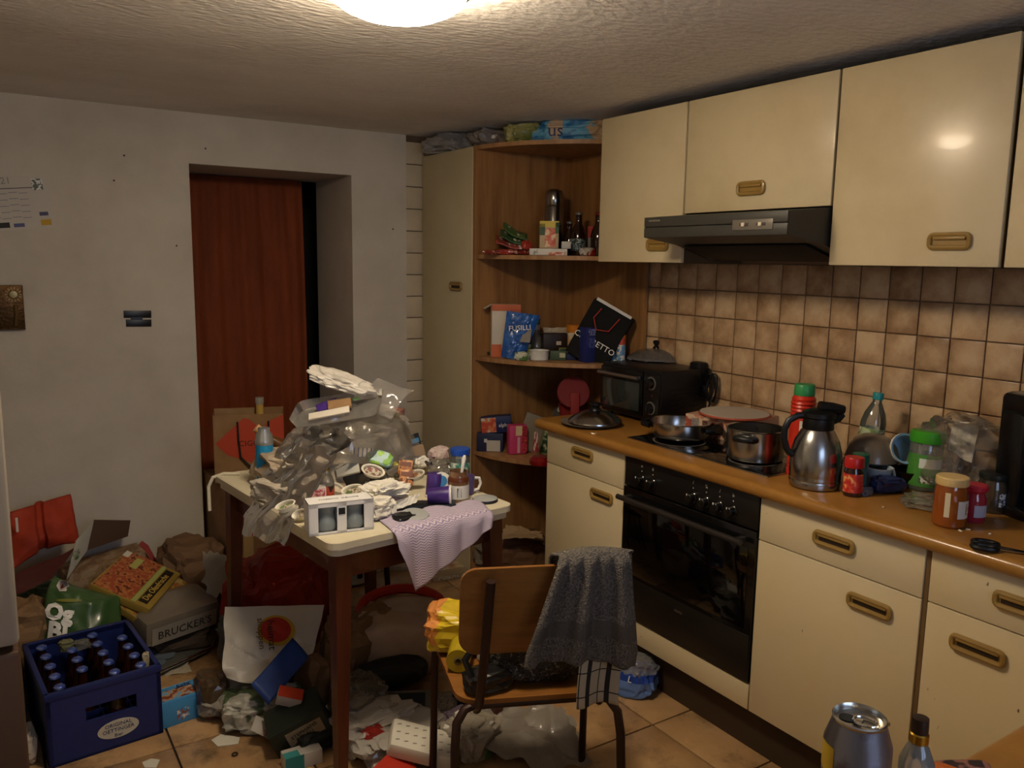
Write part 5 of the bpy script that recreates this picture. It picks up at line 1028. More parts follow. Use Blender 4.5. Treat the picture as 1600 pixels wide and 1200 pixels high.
mx2 = N('ShaderNodeMath'); mx2.operation = 'MAXIMUM'; lk(mx.outputs[0], mx2.inputs[0]); lk(band(sx.outputs[1], 5, .5, .55), mx2.inputs[1])
mc = N('ShaderNodeMixRGB'); mc.inputs[1].default_value = srgb('#a39a86'); mc.inputs[2].default_value = srgb('#1c1a1c'); lk(mx2.outputs[0], mc.inputs[0]); lk(mc.outputs[0], bs.inputs['Base Color']); bs.inputs['Roughness'].default_value = .9
b = MB().grid(chk, 16, 30); o = b.build('tea_towel', CK, None, 80, thick=.002); o.matrix_world = CM; uv = o.data.uv_layers.new(name='UVMap')
for l in o.data.loops: i = l.vertex_index; uv.data[l.index].uv = ((i % 17)/16, (i//17)/30)
tag(o, 'beige and black checked tea towel hanging below the grey towel', 'tea towel')
# things on the chair seat
ZS = .460
def cpt(x, y, z=ZS): return CM @ Vector((x, y, z))
yb = bag('bin_bag_pack', 'yellow and orange plastic bag of bin liners on the chair seat', 'plastic bag', cpt(-.165, .095), (.16, .15, .105), None, CR-.3, 91, .2, mats=[mat('#c4a81c', .3, coat=.3), mat('#c8803a', .4, coat=.2)], pick=lambda c, n: 1 if c.x < -.038 and c.z > .03 else 0)
rl = thing('bag_roll', 'yellow roll of bin liners in front of the yellow bag on the chair', 'roll', cpt(-.165, .0, ZS+.032), (R(90), 0, R(-36)))
MB().lathe([(.008, -.045), (.03, -.045), (.031, 0), (.03, .06), (.008, .06), (.008, -.045)], 32).build('liner_roll', mat('#a8921a', .35, coat=.2), rl); MB().lathe([(.007, .0605), (.011, .061), (.007, .062)], 20).build('core', mat('#6a5a30', .7), rl)
carton('white_box', 'small white box with red lettering beside the yellow roll on the chair', 'box', cpt(-.09, -.02), (.05, .07, .07), mat('#d6d0c4', .55), CR+.3, ry=R(8), prints=(('f', .2, .12, .8, .22, mat('#a8281c', .5)),))
SEQ = mat('#121110', .35, var=(120, '#6a675c', .58, .62), bump=(160, .8))
hbg = thing('sequin_handbag', 'black sequinned handbag lying on the chair seat', 'handbag', cpt(.0, -.08), (0, 0, CR))
o = bag('body', 'x', 'x', (0.02, 0, 0), (.25, .15, .155), SEQ, 0, 93, .14); o.parent = hbg; del o['label'], o['category']
MB().tube([(-.15, -.08, .03), (-.17, -.06, .075), (-.12, -.02, .125), (-.03, -.03, .13)], .009, 8).build('strap', mat('#0a0a0a', .3), hbg)
o = bag('flap', 'x', 'x', (-.11, -.055, .0), (.12, .08, .05), mat('#0c0b0b', .35, coat=.3), .3, 94, .15, sub=3); o.parent = hbg; del o['label'], o['category']
# ================================================================== floor clutter
def onf(px, py, r=0): return on(px, py, .0035, r)
# ---- cardboard box in the doorway with the gift bag on it
cb2 = carton('cardboard_box', 'brown cardboard box with tape strip in the doorway', 'box', Vector((-.855, 1.47, .0035)), (.42, .32, .53), CARD, R(4), prints=(('f', .16, 0, .26, 1, mat('#a08458', .4), 'tape'), ('f', 0, .88, 1, .93, mat('#5f452c', .7), 'seam')))
gq = thing('gift_bag', 'kraft paper gift bag with red diamond print and black cord', 'gift bag', at(392, 748, y=1.36), FACE+.28)
gq.location.z = .536; gw, gd, gh = .285, .10, .29
b = MB(); b.bb((-gw/2, -gd/2, 0), (gw/2, gd/2, .003)).bb((-gw/2, -gd/2, 0), (gw/2, -gd/2+.002, gh)).bb((-gw/2, gd/2-.002, 0), (gw/2, gd/2, gh+.012)).bb((-gw/2, -gd/2, 0), (-gw/2+.002, gd/2, gh)).bb((gw/2-.002, -gd/2, 0), (gw/2, gd/2, gh)); b.build('bag', KRAFT, gq)
dm = [(-.135, .17), (-.02, .275), (.0, .27), (.055, .225), (.075, .255), (.142, .285), (.142, .06), (.10, .035), (.07, .05), (-.0, .085), (-.09, .12)]
MB().prism(dm, gd/2+.0002, gd/2+.001, 0, Matrix(((1, 0, 0, 0), (0, 0, -1, 0), (0, 1, 0, 0), (0, 0, 0, 1)))).build('printed_panel', mat('#b8452c', .7), gq)
MB().tube([(-.045, -gd/2-.002, .26), (-.043, -gd/2-.006, .18), (-.035, -gd/2-.012, .11), (.0, -gd/2-.014, .07), (.05, -gd/2-.014, .07), (.078, -gd/2-.01, .13), (.08, -gd/2-.002, .26)], .0042, 8).build('cord', mat('#14110f', .6), gq)
M = Matrix(((1, 0, 0), (0, 0, -1), (0, 1, 0))).to_4x4(); M.translation = (.0, -gd/2-.0016, .165); text('CIGO', .034, mat('#2a1c16', .6), gq, M)
P = gq.location + Matrix.Rotation(FACE+.28, 3, 'Z') @ Vector((.045, .015, .003))
bo = thing('wine_bottle', 'pale bottle with white capsule standing inside the kraft gift bag', 'bottle', P); MB().lathe([(0, 0), (.033, 0), (.035, .005), (.035, .19), (.016, .26), (.0155, .33), (.0175, .332), (.0175, .342), (0, .343)], 28).build('glass', mat('#c2a052', .25), bo); MB().lathe([(.0158, .318), (.0182, .33), (.0178, .348), (0, .349)], 24).build('cap', mat('#b8b4aa', .35, .4), bo)
# ---- crate and bottles
C0 = at(78, 1204, z=0); C1 = at(250, 1148, z=0); cd = (C1-C0); ang = math.atan2(cd.y, cd.x); cwid = .315; cdep = .40; chh = .225
cpos = C0+Vector((math.cos(ang), math.sin(ang), 0))*cwid/2+Vector((-math.sin(ang), math.cos(ang), 0))*cdep/2; cpos.z = .0035
cr = thing('beer_crate', 'dark blue plastic bottle crate with white oval emblem on the floor', 'crate', cpos, ang)
CB = mat('#18245a', .45); w, d, h = cwid, cdep, chh; t_ = .012; b = MB()
b.bb((-w/2, -d/2, 0), (w/2, d/2, .008))
b.bb((-w/2, d/2-t_, 0), (w/2, d/2, h)).bb((-w/2, -d/2, 0), (-w/2+t_, d/2, h)).bb((w/2-t_, -d/2, 0), (w/2, d/2, h))
b.bb((-w/2, -d/2, 0), (w/2, -d/2+t_, .11)).bb((-w/2, -d/2, .155), (w/2, -d/2+t_, h)).bb((-w/2, -d/2, .11), (-.055, -d/2+t_, .155)).bb((.085, -d/2, .11), (w/2, -d/2+t_, .155))
b.build('body', CB, cr)
b = MB(); 
for x0, y0, x1, y1 in ((-w/2-.003, -d/2-.003, w/2+.003, -d/2+t_), (-w/2-.003, d/2-t_, w/2+.003, d/2+.003), (-w/2-.003, -d/2, -w/2+t_, d/2), (w/2-t_, -d/2, w/2+.003, d/2)): b.bb((x0, y0, h-.02), (x1, y1, h+.003), .003)
b.build('rim', CB, cr)
dv = MB()
for i in range(1, 4): dv.bb((-w/2+i*w/4-.001, -d/2+t_, .01), (-w/2+i*w/4+.001, d/2-t_, .10))
for j in range(1, 5): dv.bb((-w/2+t_, -d/2+j*d/5-.001, .01), (w/2-t_, -d/2+j*d/5+.001, .10))
dv.build('dividers', CB, cr)
em = MB().lathe([(0, 0), (.058, 0), (.058, .0012), (0, .0012)], 36, (.03, -d/2-.0002, .062), M=Matrix.Rotation(R(90), 4, 'X') @ Matrix.Diagonal((1, .50, 1, 1)))
emo = em.build('emblem', mat('#b9b4a4', .6), cr)
M = Matrix(((1, 0, 0), (0, 0, -1), (0, 1, 0))).to_4x4(); M.translation = (.03, -d/2-.0018, .067); text('ORIGINAL\nOETTINGER', .0165, mat('#1a2450', .5), emo, M)
M2 = M.copy(); M2.translation = (.03, -d/2-.0018, .042); text('Bier', .015, mat('#1a2450', .5), emo, M2)
bproto = thing('beer_bottle', 'brown beer bottle with blue crown cap standing in the blue crate', 'bottle', (0, 0, 0), 0, 'beer bottles in the blue crate')
MB().lathe([(0, 0), (.026, 0), (.029, .004), (.029, .10), (.026, .122), (.015, .15), (.0125, .203), (.014, .205), (.013, .211)], 16).build('glass', BROWNGL, bproto)
MB().lathe([(.0125, .206), (.0165, .208), (.0155, .214), (.012, .217), (0, .218)], 16).build('crown_cap', mat('#3f56a8', .3, .5, var=(90, '#8a96c8', .5, .6)), bproto)
Mc = Matrix.Translation(cpos) @ Matrix.Rotation(ang, 4, 'Z'); first = True
for i in range(4):
    for j in range(5):
        if (i, j) in ((1, 0), (3, 4), (1, 4)): continue
        if first: o = bproto; first = False
        else: o = copy_tree(bproto)
        o['label'] = 'brown beer bottle with blue cap, %s in the %s row of the crate' % (('leftmost', 'second from left', 'third from left', 'rightmost')[i], ('front', 'second', 'middle', 'fourth', 'rear')[j])
        o.location = Mc @ Vector((-w/2+.008+(i+.5)*(w-.016)/4, -d/2+.008+(j+.5)*(d-.016)/5, .0095))
bag('paper_scrap', 'olive paper scrap tucked between the crate bottles', 'paper', Mc @ Vector((-.045, .13, .20)), (.04, .03, .035), mat('#6a6848', .7), 0, 101, .3, sub=3)
bag('paper_scrap', 'pale paper scrap tucked at the right side of the crate', 'paper', Mc @ Vector((.135, -.12, .19)), (.02, .03, .05), mat('#a89a7c', .7), 0, 102, .3, sub=3)
bag('paper_scrap', 'grey paper scrap at the middle of the crate', 'paper', Mc @ Vector((.0, .125, .195)), (.05, .03, .03), mat('#5a5850', .7), 0, 103, .3, sub=3)
# ---- heap behind the crate
bag('paper_sack', 'brown crumpled paper sack at the bottom of the left heap', 'paper bag', Vector((-1.58, 1.20, .0035)), (.32, .28, .18), mat('#4a3622', .8), .2, 111, .2)
bag('paper_sack', 'tan crumpled paper sack left of the green bag', 'paper bag', Vector((-1.81, 1.03, .0035)), (.16, .24, .30), mat('#7a5c3c', .8), .1, 112, .22)
bag('paper_sack', 'dark crumpled sack under the pizza boxes', 'paper bag', Vector((-1.36, 1.34, .0035)), (.22, .26, .13), mat('#3a2e24', .8), .4, 113, .2)
rb = sheet('red_bag', 'large red paper bag propped in the left corner behind the heap', 'paper bag', [at(14, 895, y=1.30), at(122, 850, y=1.40), at(110, 772, y=1.50), at(16, 800, y=1.42)], mat('#a43416', .7, var=(5, '#902a10', .45, .6)), .02, 7, (24, 24), 4, .003, smooth=30, bend=lambda u, v: (0, -.06*math.sin(math.pi*u)*math.sin(math.pi*v)+.03*(abs(u-.45) < .06), .03*math.sin(math.pi*u)*(1-v)))
o = MB().box((0, 0, 0), (.008, .002, .055)).build('handle_strip', mat('#d6d0c4', .6), rb); o.location = (-.085, -.07, .055)
sheet('red_paper', 'dark red folded paper under the red bag in the left corner', 'paper bag', [at(20, 900, y=1.28), at(118, 852, y=1.38), at(80, 905, y=1.25), at(25, 930, y=1.2)], mat('#4a160c', .7), .01, 8, (12, 12), 5, .002)
carton('fruit_tray', 'cardboard fruit tray with brown patchwork side against the wall', 'tray', at(168, 900, y=1.46)+Vector((0, 0, -.07)), (.30, .14, .15), printed('#7a5c40', '#8f7456', '#a08a70', 18, 5, .8), R(6), ry=R(-6), flap=(('b', R(-80), .07), ('r', R(-70), .05)), center=False)
sheet('brown_card', 'brown cardboard flap standing above the fruit tray', 'cardboard', [at(130, 862, y=1.42), at(200, 838, y=1.47), at(204, 813, y=1.48), at(146, 812, y=1.46)], mat('#4a3220', .8), .004, 6, (10, 10), 6, .003)
sheet('striped_sleeve', 'white and green carton sleeve leaning right of the red bag', 'carton', [at(105, 905, y=1.30), at(135, 860, y=1.40), at(146, 812, y=1.45), at(118, 845, y=1.38)], mat('#a8a598', .6, var=(8, '#3f5a34', .58, .62)), .003, 6, (8, 8), 7, .003)
sheet('red_card', 'small red card sticking up behind the pizza boxes', 'card', [at(196, 872, y=1.50), at(246, 878, y=1.50), at(232, 852, y=1.53), at(222, 845, y=1.54)], mat('#8a1c10', .6), .003, 9, (6, 6), 8, .002)
# pizza boxes
PZ = printed('#9a4424', '#b0703a', '#6a2214', 44, 7)
def pz(name, label, c4, th, prints=True):
    a, b_, c, d_ = [Vector(q) for q in c4]; ctr = (a+b_+c+d_)/4; u = ((b_-a)+(c-d_))/2; v = ((d_-a)+(c-b_))/2; W_, D_ = u.length, v.length; un = u.normalized(); nn = un.cross(v).normalized(); vn = nn.cross(un)
    Mx_ = Matrix((un, vn, nn)).transposed().to_4x4(); Mx_.translation = ctr
    o = MB().box((0, 0, -th/2), (W_, D_, th), .002).build(name, mat('#8f7630', .5), None); o.matrix_world = Mx_; tag(o, label, 'box', 'frozen pizza boxes'); o['W'] = W_; return o, W_, D_
o, W_, D_ = pz('pizza_box', 'upper pizza box with pizza picture and black title strip', [at(160, 905, y=1.02), at(238, 968, y=.90), at(280, 882, y=1.22), at(182, 865, y=1.30)], .028)
MB().box((-W_*.16, 0, .0006), (W_*.62, D_*.96, .0012)).build('printed_panel', PZ, o); MB().box((W_*.20, 0, .0006), (W_*.07, D_*.96, .0012)).build('printed_panel', mat('#9aa05a', .5), o)
MB().box((W_*.33, 0, .0006), (W_*.15, D_*.86, .0012)).build('title_strip', mat('#1c140e', .5), o); MB().box((-W_*.2, D_*.28, .0014), (W_*.12, D_*.26, .001)).build('printed_panel', mat('#a8a85a', .5), o)
M = Matrix.Rotation(R(90), 4, 'Z'); M.translation = (W_*.33, -D_*.03, .0018); text('Die Ofenfrische', .034, mat('#c8a84a', .5), o, M)
MB().box((-W_*.44, D_*.40, .0014), (W_*.1, D_*.14, .001)).build('label', mat('#d0ccbe', .5), o)
o2, W2, D2 = pz('pizza_box', 'lower pizza box fanned out under the upper one', [at(178, 930, y=1.0), at(236, 990, y=.88), at(298, 905, y=1.16), at(230, 880, y=1.26)], .026)
MB().box((0, 0, .0006), (W2*.96, D2*.96, .0012)).build('printed_panel', printed('#a8863a', '#9a5a2c', '#b09a5a', 34, 9), o2)
# green promotional bag
gg = sheet('green_bag', 'green printed shopping bag slumped behind the crate', 'shopping bag', [at(58, 1035, y=.90), at(190, 985, y=.92), at(188, 930, y=1.02), at(84, 900, y=1.06)], mat('#3f5a2e', .35, var=(6, '#33502a', .4, .6), coat=.2), .02, 8, (30, 30), 12, .002, smooth=40, bend=lambda u, v: (0, -.05*math.sin(math.pi*u), .05*math.sin(math.pi*v)))
gw_ = gg.location
nv = (DIR*-1)
def deco(parent, px, py, y, geo, m, name, lift=.02):
    P = at(px, py, y=y)
    o = geo.build(name, m, None); o.parent = parent; o.matrix_parent_inverse = Matrix.Identity(4)
    Mw = Matrix((RT, UP, -DIR)).transposed().to_4x4(); Mw.translation = P
    o.matrix_local = Matrix.Translation(parent.location).inverted() @ Mw
    return press(o, parent, parent, .006)
deco(gg, 98, 915, .93, disc(.022, .022, 4, 6), mat('#d8c8bc', .5), 'hexagon_label')
deco(gg, 98, 915, .925, MB().prism([(-.008, -.01), (.002, -.008), (.01, .012), (0, .006)], 0, .002), mat('#a83a24', .5), 'emblem')
def wtext(parent, s, size, m, px, py, y, spin=0, bold=0):
    P = at(px, py, y=y); Mw = Matrix((RT, UP, -DIR)).transposed().to_4x4(); Mw.translation = P
    Mp = Matrix.Translation(parent.location) @ parent.rotation_euler.to_matrix().to_4x4()
    return press(text(s, size, m, parent, Mp.inverted() @ Mw @ Matrix.Rotation(spin, 4, 'Z'), bold=bold), parent, parent, .008)
wtext(gg, 'Og', .075, TXTW, 92, 958, .875, R(-8), .004); wtext(gg, 'BI', .085, TXTW, 90, 988, .872, R(-6), .004); deco(gg, 108, 938, .90, disc(.045, .006, 4, 20), mat('#7a7a2a', .5), 'yellow_print')
bag('green_bag', 'dark green bag bottom stuffed under the printed shopping bag', 'shopping bag', onf(110, 1010, .12)+Vector((0, .16, 0)), (.30, .20, .16), mat('#2c4020', .4), .2, 121, .18)
# left edge odds
bag('plastic_wrap', 'grey-white plastic wrap squeezed between fridge and crate', 'plastic bag', Vector((-1.875, .72, .0035)), (.08, .28, .30), mat('#6f6a60', .35, var=(9, '#a8a49a', .5, .6)), 0, 122, .25)
bag('yogurt_pot', 'crushed white cup beside the crate at the left edge', 'cup', Vector((-1.842, .50, .0035)), (.06, .09, .10), mat('#b8ad9c', .5, var=(20, '#7a4a2a', .58, .62)), 0, 123, .2, sub=3)
# bread bag, foil tray
br = carton('bread_bag', 'grey-brown transparent bread bag lettered on its side', 'bag', Vector((-1.34, 1.0, .10)), (.30, .20, .11), mat('#6a6052', .3, coat=.5), R(17), rx=R(8), bev=.03, texts=(('f', "BRUCKER'S", .042, .5, .42, mat('#2a2622', .5)),))
MB().box((0, -.1, .047), (.25, .0012, .066)).build('printed_band', mat('#8a8274', .4, coat=.3), br)
bag('paper_sack', 'flattened brown sack supporting the bread bag', 'paper bag', Vector((-1.31, 1.03, .0035)), (.28, .24, .10), mat('#3f3022', .8), 0, 114, .15)
ft = thing('foil_tray', 'shallow tray with shiny metal rim on the floor below the bread bag', 'tray', onf(275, 1042, .05)+Vector((0, 0, .012)), (R(8), 0, R(25)))
MB().box((0, 0, .01), (.22, .12, .012), .004).build('base', mat('#4a4a44', .5), ft); MB().tube([(-.11, -.062, .022), (0, -.066, .024), (.11, -.062, .022), (.135, -.04, .03)], .006, 8).build('rim', CHROME, ft)
for i, (x, y) in enumerate(((-.08, .0), (-.03, .015), (-.055, .035))): MB().lathe([(0, .016), (.03, .016), (.032, .019), (0, .02)], 20, (x, y, .002*i)).build('foil_disc', mat('#7a8690', .3, .5), ft)
sheet('paper_scrap', 'pale torn paper on the floor before the foil tray', 'paper', [onf(240, 1060), onf(300, 1050), onf(290, 1030)+Vector((0, 0, .01)), onf(232, 1040)+Vector((0, 0, .02))], mat('#a89e88', .8, var=(22, '#7a3a2a', .64, .67)), .01, 14, (10, 10))
# blue ice-cream box
bi = carton('ice_cream_box', 'light blue open snack box beside the blue crate', 'box', onf(285, 1132, .06), (.15, .095, .085), mat('#3f86b8', .45), FACE+.72, prints=(('t', .05, .1, .75, .75, printed('#7a3a20', '#b08a6a', '#5a9ac0', 40, 3)), ('f', .3, .15, .55, .6, printed('#8a4a2a', '#3f86b8', '#d8c8b0', 60)), ('t', .45, .7, .9, .95, printed('#2a3a6a', '#4a92c0', '#3f86b8', 60))), flap=(('b', R(-50), .07),))
M, _, _ = faceM(.15, .095, .085, 't', .62, .8, .002); text('Stix', .03, mat('#1c2c5a', .5), bi, M)
# white carrier bag
wbg = thing('carrier_bag', 'white plastic carrier bag with red and yellow sun print before the table', 'plastic bag', at(410, 1015, y=.50), (0, 0, 0))
wb_c = [at(320, 1035, y=.48), at(388, 1085, y=.34), at(490, 1025, y=.40), at(507, 945, y=.54), at(352, 948, y=.62)]
L0 = wbg.location
def wbag(u, v):
    a, b_, c, d_ = wb_c[0].lerp(wb_c[1], .5), wb_c[2], wb_c[3], wb_c[4]
    p = a*(1-u)*(1-v)+b_*u*(1-v)+c*u*v+d_*(1-u)*v - L0
    lower = max(0, 1-v*1.8)
    p = p + (wb_c[1]-wb_c[0].lerp(wb_c[1], .5))*lower*math.sin(math.pi*min(1, u*1.2))*.8
    return p + (-DIR)*(.03*math.sin(math.pi*u)*math.sin(math.pi*v)+.05*crinkle(p, 7, 8)*(1.3-v)+.03*abs(math.sin(u*5+v*6))*(1-v))
wbm = MB().grid(wbag, 34, 34).build('bag', mat('#c4beb2', .4, coat=.1), wbg, 0, thick=.002)
bk = bag('fill', 'x', 'x', (0, 0, 0), (.20, .14, .22), mat('#8a857a', .5), .3, 131, .18); bk.parent = wbg; bk.location = (.03, .10, -.24); del bk['label'], bk['category']
OFF = .007
def d2(px, py, y, geo, m, name):
    P = at(px, py, y=y); o = geo.build(name, m, wbg); Mw = Matrix((RT, UP, -DIR)).transposed().to_4x4(); Mw.translation = P - L0; o.matrix_local = Mw; return press(o, wbg, wbm, OFF)
d2(432, 985, .415, disc(.062, .050), mat('#b8952c', .5), 'printed_sun'); OFF = .010; d2(431, 984, .41, disc(.050, .041), mat('#a8281c', .5), 'printed_sun')
Mw = Matrix((RT, UP, -DIR)).transposed().to_4x4(); Mw.translation = at(424, 992, y=.40)-L0; press(text('heimat', .036, mat('#2c2320', .5), wbg, Mw @ Matrix.Rotation(R(-86), 4, 'Z')), wbg, wbm, .013); Mw.translation = at(408, 990, y=.40)-L0; press(text('shoppen', .030, mat('#5a3a20', .5), wbg, Mw @ Matrix.Rotation(R(-86), 4, 'Z')), wbg, wbm, .013)
# blue pouch, red box
sheet('blue_pouch', 'deep blue stiff pouch leaning on the white carrier bag', 'pouch', [at(392, 1070, y=.27), at(420, 1100, y=.22), at(482, 1028, y=.32), at(456, 998, y=.37)], mat('#16377a', .5, var=(8, '#12306c', .4, .6)), .004, 8, (12, 12), 14, .012, smooth=40)
carton('medicine_box', 'small white and red box lying on the dark green beer carton', 'box', at(450, 1096, y=.20), (.075, .045, .035), mat('#a8a298', .5), FACE+.2, ry=R(18), rx=R(14), prints=(('t', 0, 0, 1, 1, mat('#b8391c', .5)),))
bag('plastic_bag', 'grey crumpled plastic bag under the blue pouch', 'plastic bag', Vector((-1.24, .50, .0035)), (.20, .20, .08), mat('#8a857a', .4, coat=.2), .2, 132, .22)
bag('print_bag', 'green and white newspaper-print bag on the floor left of the front table leg', 'plastic bag', onf(412, 1150, .08), (.24, .15, .10), printed('#4a5a3c', '#b4b0a2', '#9a988a', 12, 4), R(-20), 133, .22)
sheet('magazine', 'small white magazine corner with red square in the print bag', 'magazine', [at(392, 1140, y=.22), at(424, 1158, y=.18), at(430, 1130, y=.22), at(400, 1118, y=.26)], mat('#b0aa9e', .6, var=(14, '#8a2a2a', .6, .64)), .004, 12, (8, 8))
bc = carton('beer_carton', 'dark green carton with pale title lettering beside the front table leg', 'carton', onf(482, 1178, .07), (.17, .12, .13), mat('#1c241a', .5), FACE+.35, ry=R(-22), rx=R(10), center=False)
MB().box((.015, -.0615, .088), (.11, .002, .05)).build('title_panel', mat('#8a7c62', .6), bc)
M = Matrix(((1, 0, 0), (0, 0, -1), (0, 1, 0))).to_4x4() @ Matrix.Rotation(R(8), 4, 'Z'); M.translation = (.015, -.064, .088); text('STEPHANS\nBRÄU', .018, mat('#1c1812', .5), bc, M)
bag('dark_sack', 'dark green sack under the beer carton', 'sack', onf(488, 1182, .08), (.16, .16, .07), mat('#14170f', .6), .3, 134, .15)
bag('produce_bag', 'reddish-green crumpled bag between blue box and white carrier bag', 'bag', onf(332, 1130, .06), (.09, .10, .14), mat('#4a3a26', .35, var=(10, '#6a2c22', .5, .56), coat=.3), .2, 135, .22, sub=3)
# floor scraps
def scrap(label, pts, c, h=.002, name='paper_scrap', cat='paper'):
    P = [at(x, y, z=.0036) for x, y in pts]; ctr = sum(P, Vector())/len(P)
    o = MB().prism([((p-ctr).x, (p-ctr).y) for p in P], 0, h).build(name, mat(c, .7), None, loc=ctr); tag(o, label, cat); return o
scrap('white paper scrap on the tiles left of the newspaper-print bag', ((330, 1157), (345, 1148), (375, 1153), (372, 1163), (340, 1167)), '#c9c4b4')
scrap('small white scrap at the bottom left floor beside the crate', ((222, 1192), (236, 1186), (250, 1188), (244, 1200), (226, 1200)), '#c9c4b4')
o = MB().tube([(.008*math.cos(i*.4), .008*math.sin(i*.4), .004) for i in range(16)], .002, 6, True).build('ring_pull', mat('#3a2c1c', .4, .5), None, loc=at(367, 1180, z=.0036)); tag(o, 'small ring pull lying on the floor tiles', 'ring pull')
carton('tablet_box', 'white and teal medicine box on the floor at the front table leg', 'box', onf(472, 1206, .04), (.11, .05, .045), mat('#c4beb2', .55), FACE+.55, prints=(('f', 0, .0, .5, 1, mat('#2a7a7a', .5)), ('t', 0, 0, .4, .6, mat('#3a8a88', .5))))
# ---- middle: egg carton, red card, bags
eg = thing('egg_carton', 'white perforated carton lying on the rubbish in the bottom centre', 'carton', onf(655, 1215, .07)+Vector((0, 0, .035)), (R(12), R(18), FACE+.1))
MB().box((0, 0, .03), (.20, .11, .05), .01).build('body', mat('#d6d0c0', .7), eg)
for i in range(7):
    for j in range(3): MB().box((-.08+i*.026, -.03+j*.03, .0555), (.012, .003, .001), rot=(0, 0, .3)).build('slit', mat('#8a8478', .8), eg)
sheet('red_card', 'bright red card lying at the bottom centre of the picture', 'card', [at(578, 1204, y=-.17), at(662, 1215, y=-.20), at(644, 1192, y=-.14), at(606, 1178, y=-.12)], mat('#b8301c', .55), .003, 8, (8, 8), 16, .002)
bag('plastic_bag', 'white crumpled plastic bag between table leg and egg carton', 'plastic bag', onf(575, 1170, .06), (.22, .18, .09), mat('#b0aaa0', .3, coat=.4), .3, 141, .3, freq=2.6)
bag('plastic_bag', 'white shiny bag under the egg carton', 'plastic bag', onf(620, 1185, .07), (.24, .20, .075), mat('#a8a298', .3, coat=.4), .1, 142, .3, freq=2.6)
bag('paper_scrap', 'red-white crumpled wrapper under the egg carton edge', 'wrapper', onf(585, 1188, .03)+Vector((0, 0, .02)), (.07, .06, .06), mat('#8a2018', .4), 0, 143, .25, sub=3)
carton('cream_packet', 'white packet with red pattern left of the rear chair leg', 'packet', at(668, 1162, y=.05), (.12, .05, .05), mat('#b0a898', .5), FACE-.35, ry=R(22), bev=.012, prints=(('f', .15, .1, .9, .6, printed('#8a2a20', '#b0a898', '#a04a3a', 40)),))
bag('plastic_bag', 'clear crinkled bag right behind the front table leg', 'plastic bag', onf(560, 1145, .08), (.16, .16, .13), film('#a89e90', .3, .35, .12), .1, 144, .25)
carton('meat_tray', 'grey rectangular food tray stacked behind the egg carton', 'tray', onf(640, 1145, .08)+Vector((0, 0, .03)), (.17, .10, .04), mat('#5f5a52', .5), FACE+.1, rx=R(18), bev=.008, prints=(('t', .1, .15, .8, .85, mat('#1c2426', .4)),))
bag('paper_napkin', 'dirty white paper towel beside the grey food tray', 'paper', onf(605, 1150, .05)+Vector((0, 0, .03)), (.10, .08, .06), mat('#9a9080', .8), 0, 145, .3, sub=3)
bs_ = bag('black_bag', 'black rolled bag lying across the rubbish under the table', 'bag', onf(610, 1105, .07)+Vector((0, 0, .035)), (.26, .11, .10), mat('#0c0d0c', .6), R(-8), 146, .05, sub=4, boxy=.8)
# big pinkish bag with red rim, under the table
pb = thing('bin_bag', 'big pale translucent bag with red rim under the table', 'bag', onf(640, 1090, .14)+Vector((0, .06, 0)), FACE)
o = bag('sack', 'x', 'x', (0, 0, 0), (.33, .26, .26), mat('#b09888', .4, var=(4, '#9a8272', .4, .6), coat=.1), 0, 147, .09, smooth=50); o.parent = pb; del o['label'], o['category']
MB().tube([(.15*math.cos(a)*1.0, .11*math.sin(a), .232+.035*math.sin(a)) for a in [i*math.pi/12 for i in range(24)]], .019, 8, True).build('rim', mat('#a82410', .5), pb)
bag('paper_sack', 'tan crumpled paper bag right of the front table leg under the table', 'paper bag', onf(552, 1080, .09), (.20, .18, .25), mat('#7a5c3c', .75), .2, 148, .25, freq=2.3)
sheet('white_card', 'grey-white card corner between paper bag and bin bag', 'card', [at(578, 1075, y=.30), at(606, 1072, y=.28), at(596, 1045, y=.32), at(588, 1040, y=.34)], mat('#8f867a', .7), .003, 9, (6, 6), 17, .002)
bag('paper_sack', 'tan paper bag left of the front table leg', 'paper bag', at(492, 1062, y=.36)+Vector((0, 0, -.12)), (.10, .12, .20), mat('#6a4e30', .75), .2, 149, .2, sub=3)
o = MB().tube([(.04*math.cos(i*.25), 0, .04*math.sin(i*.25)) for i in range(8)], .0015, 6).build('wire_loop', mat('#a89e90', .4), None, loc=at(532, 1000, y=.40)); tag(o, 'thin pale wire loop above the tan paper bag', 'wire')
# red plastic under the table at the back
bag('red_sack', 'red crumpled bag under the back of the table', 'plastic bag', Vector((-.98, .88, .0035)), (.36, .26, .36), mat('#9a2810', .5, var=(4, '#7d1c0c', .4, .6)), .2, 151, .22)
bag('blue_grey_bag', 'grey-blue crumpled bag before the red sack under the table', 'plastic bag', Vector((-1.13, .78, .0035)), (.16, .14, .18), mat('#5a5a5a', .4, var=(7, '#2a3a4a', .5, .58)), .2, 152, .25)
# grey paper sheet and brown paper left of the table
sheet('grey_paper', 'grey-white paper sheet hanging left of the rear table leg', 'paper', [at(325, 940, y=1.0), at(372, 920, y=.95), at(372, 872, y=1.02), at(316, 860, y=1.1)], mat('#958f84', .8), .012, 9, (12, 12), 18, .001, edge=.03)
bag('brown_bag', 'brown paper bag on the floor before the doorway box', 'paper bag', Vector((-1.19, 1.36, .0035)), (.24, .24, .28), mat('#6a4e34', .8), .1, 153, .2)
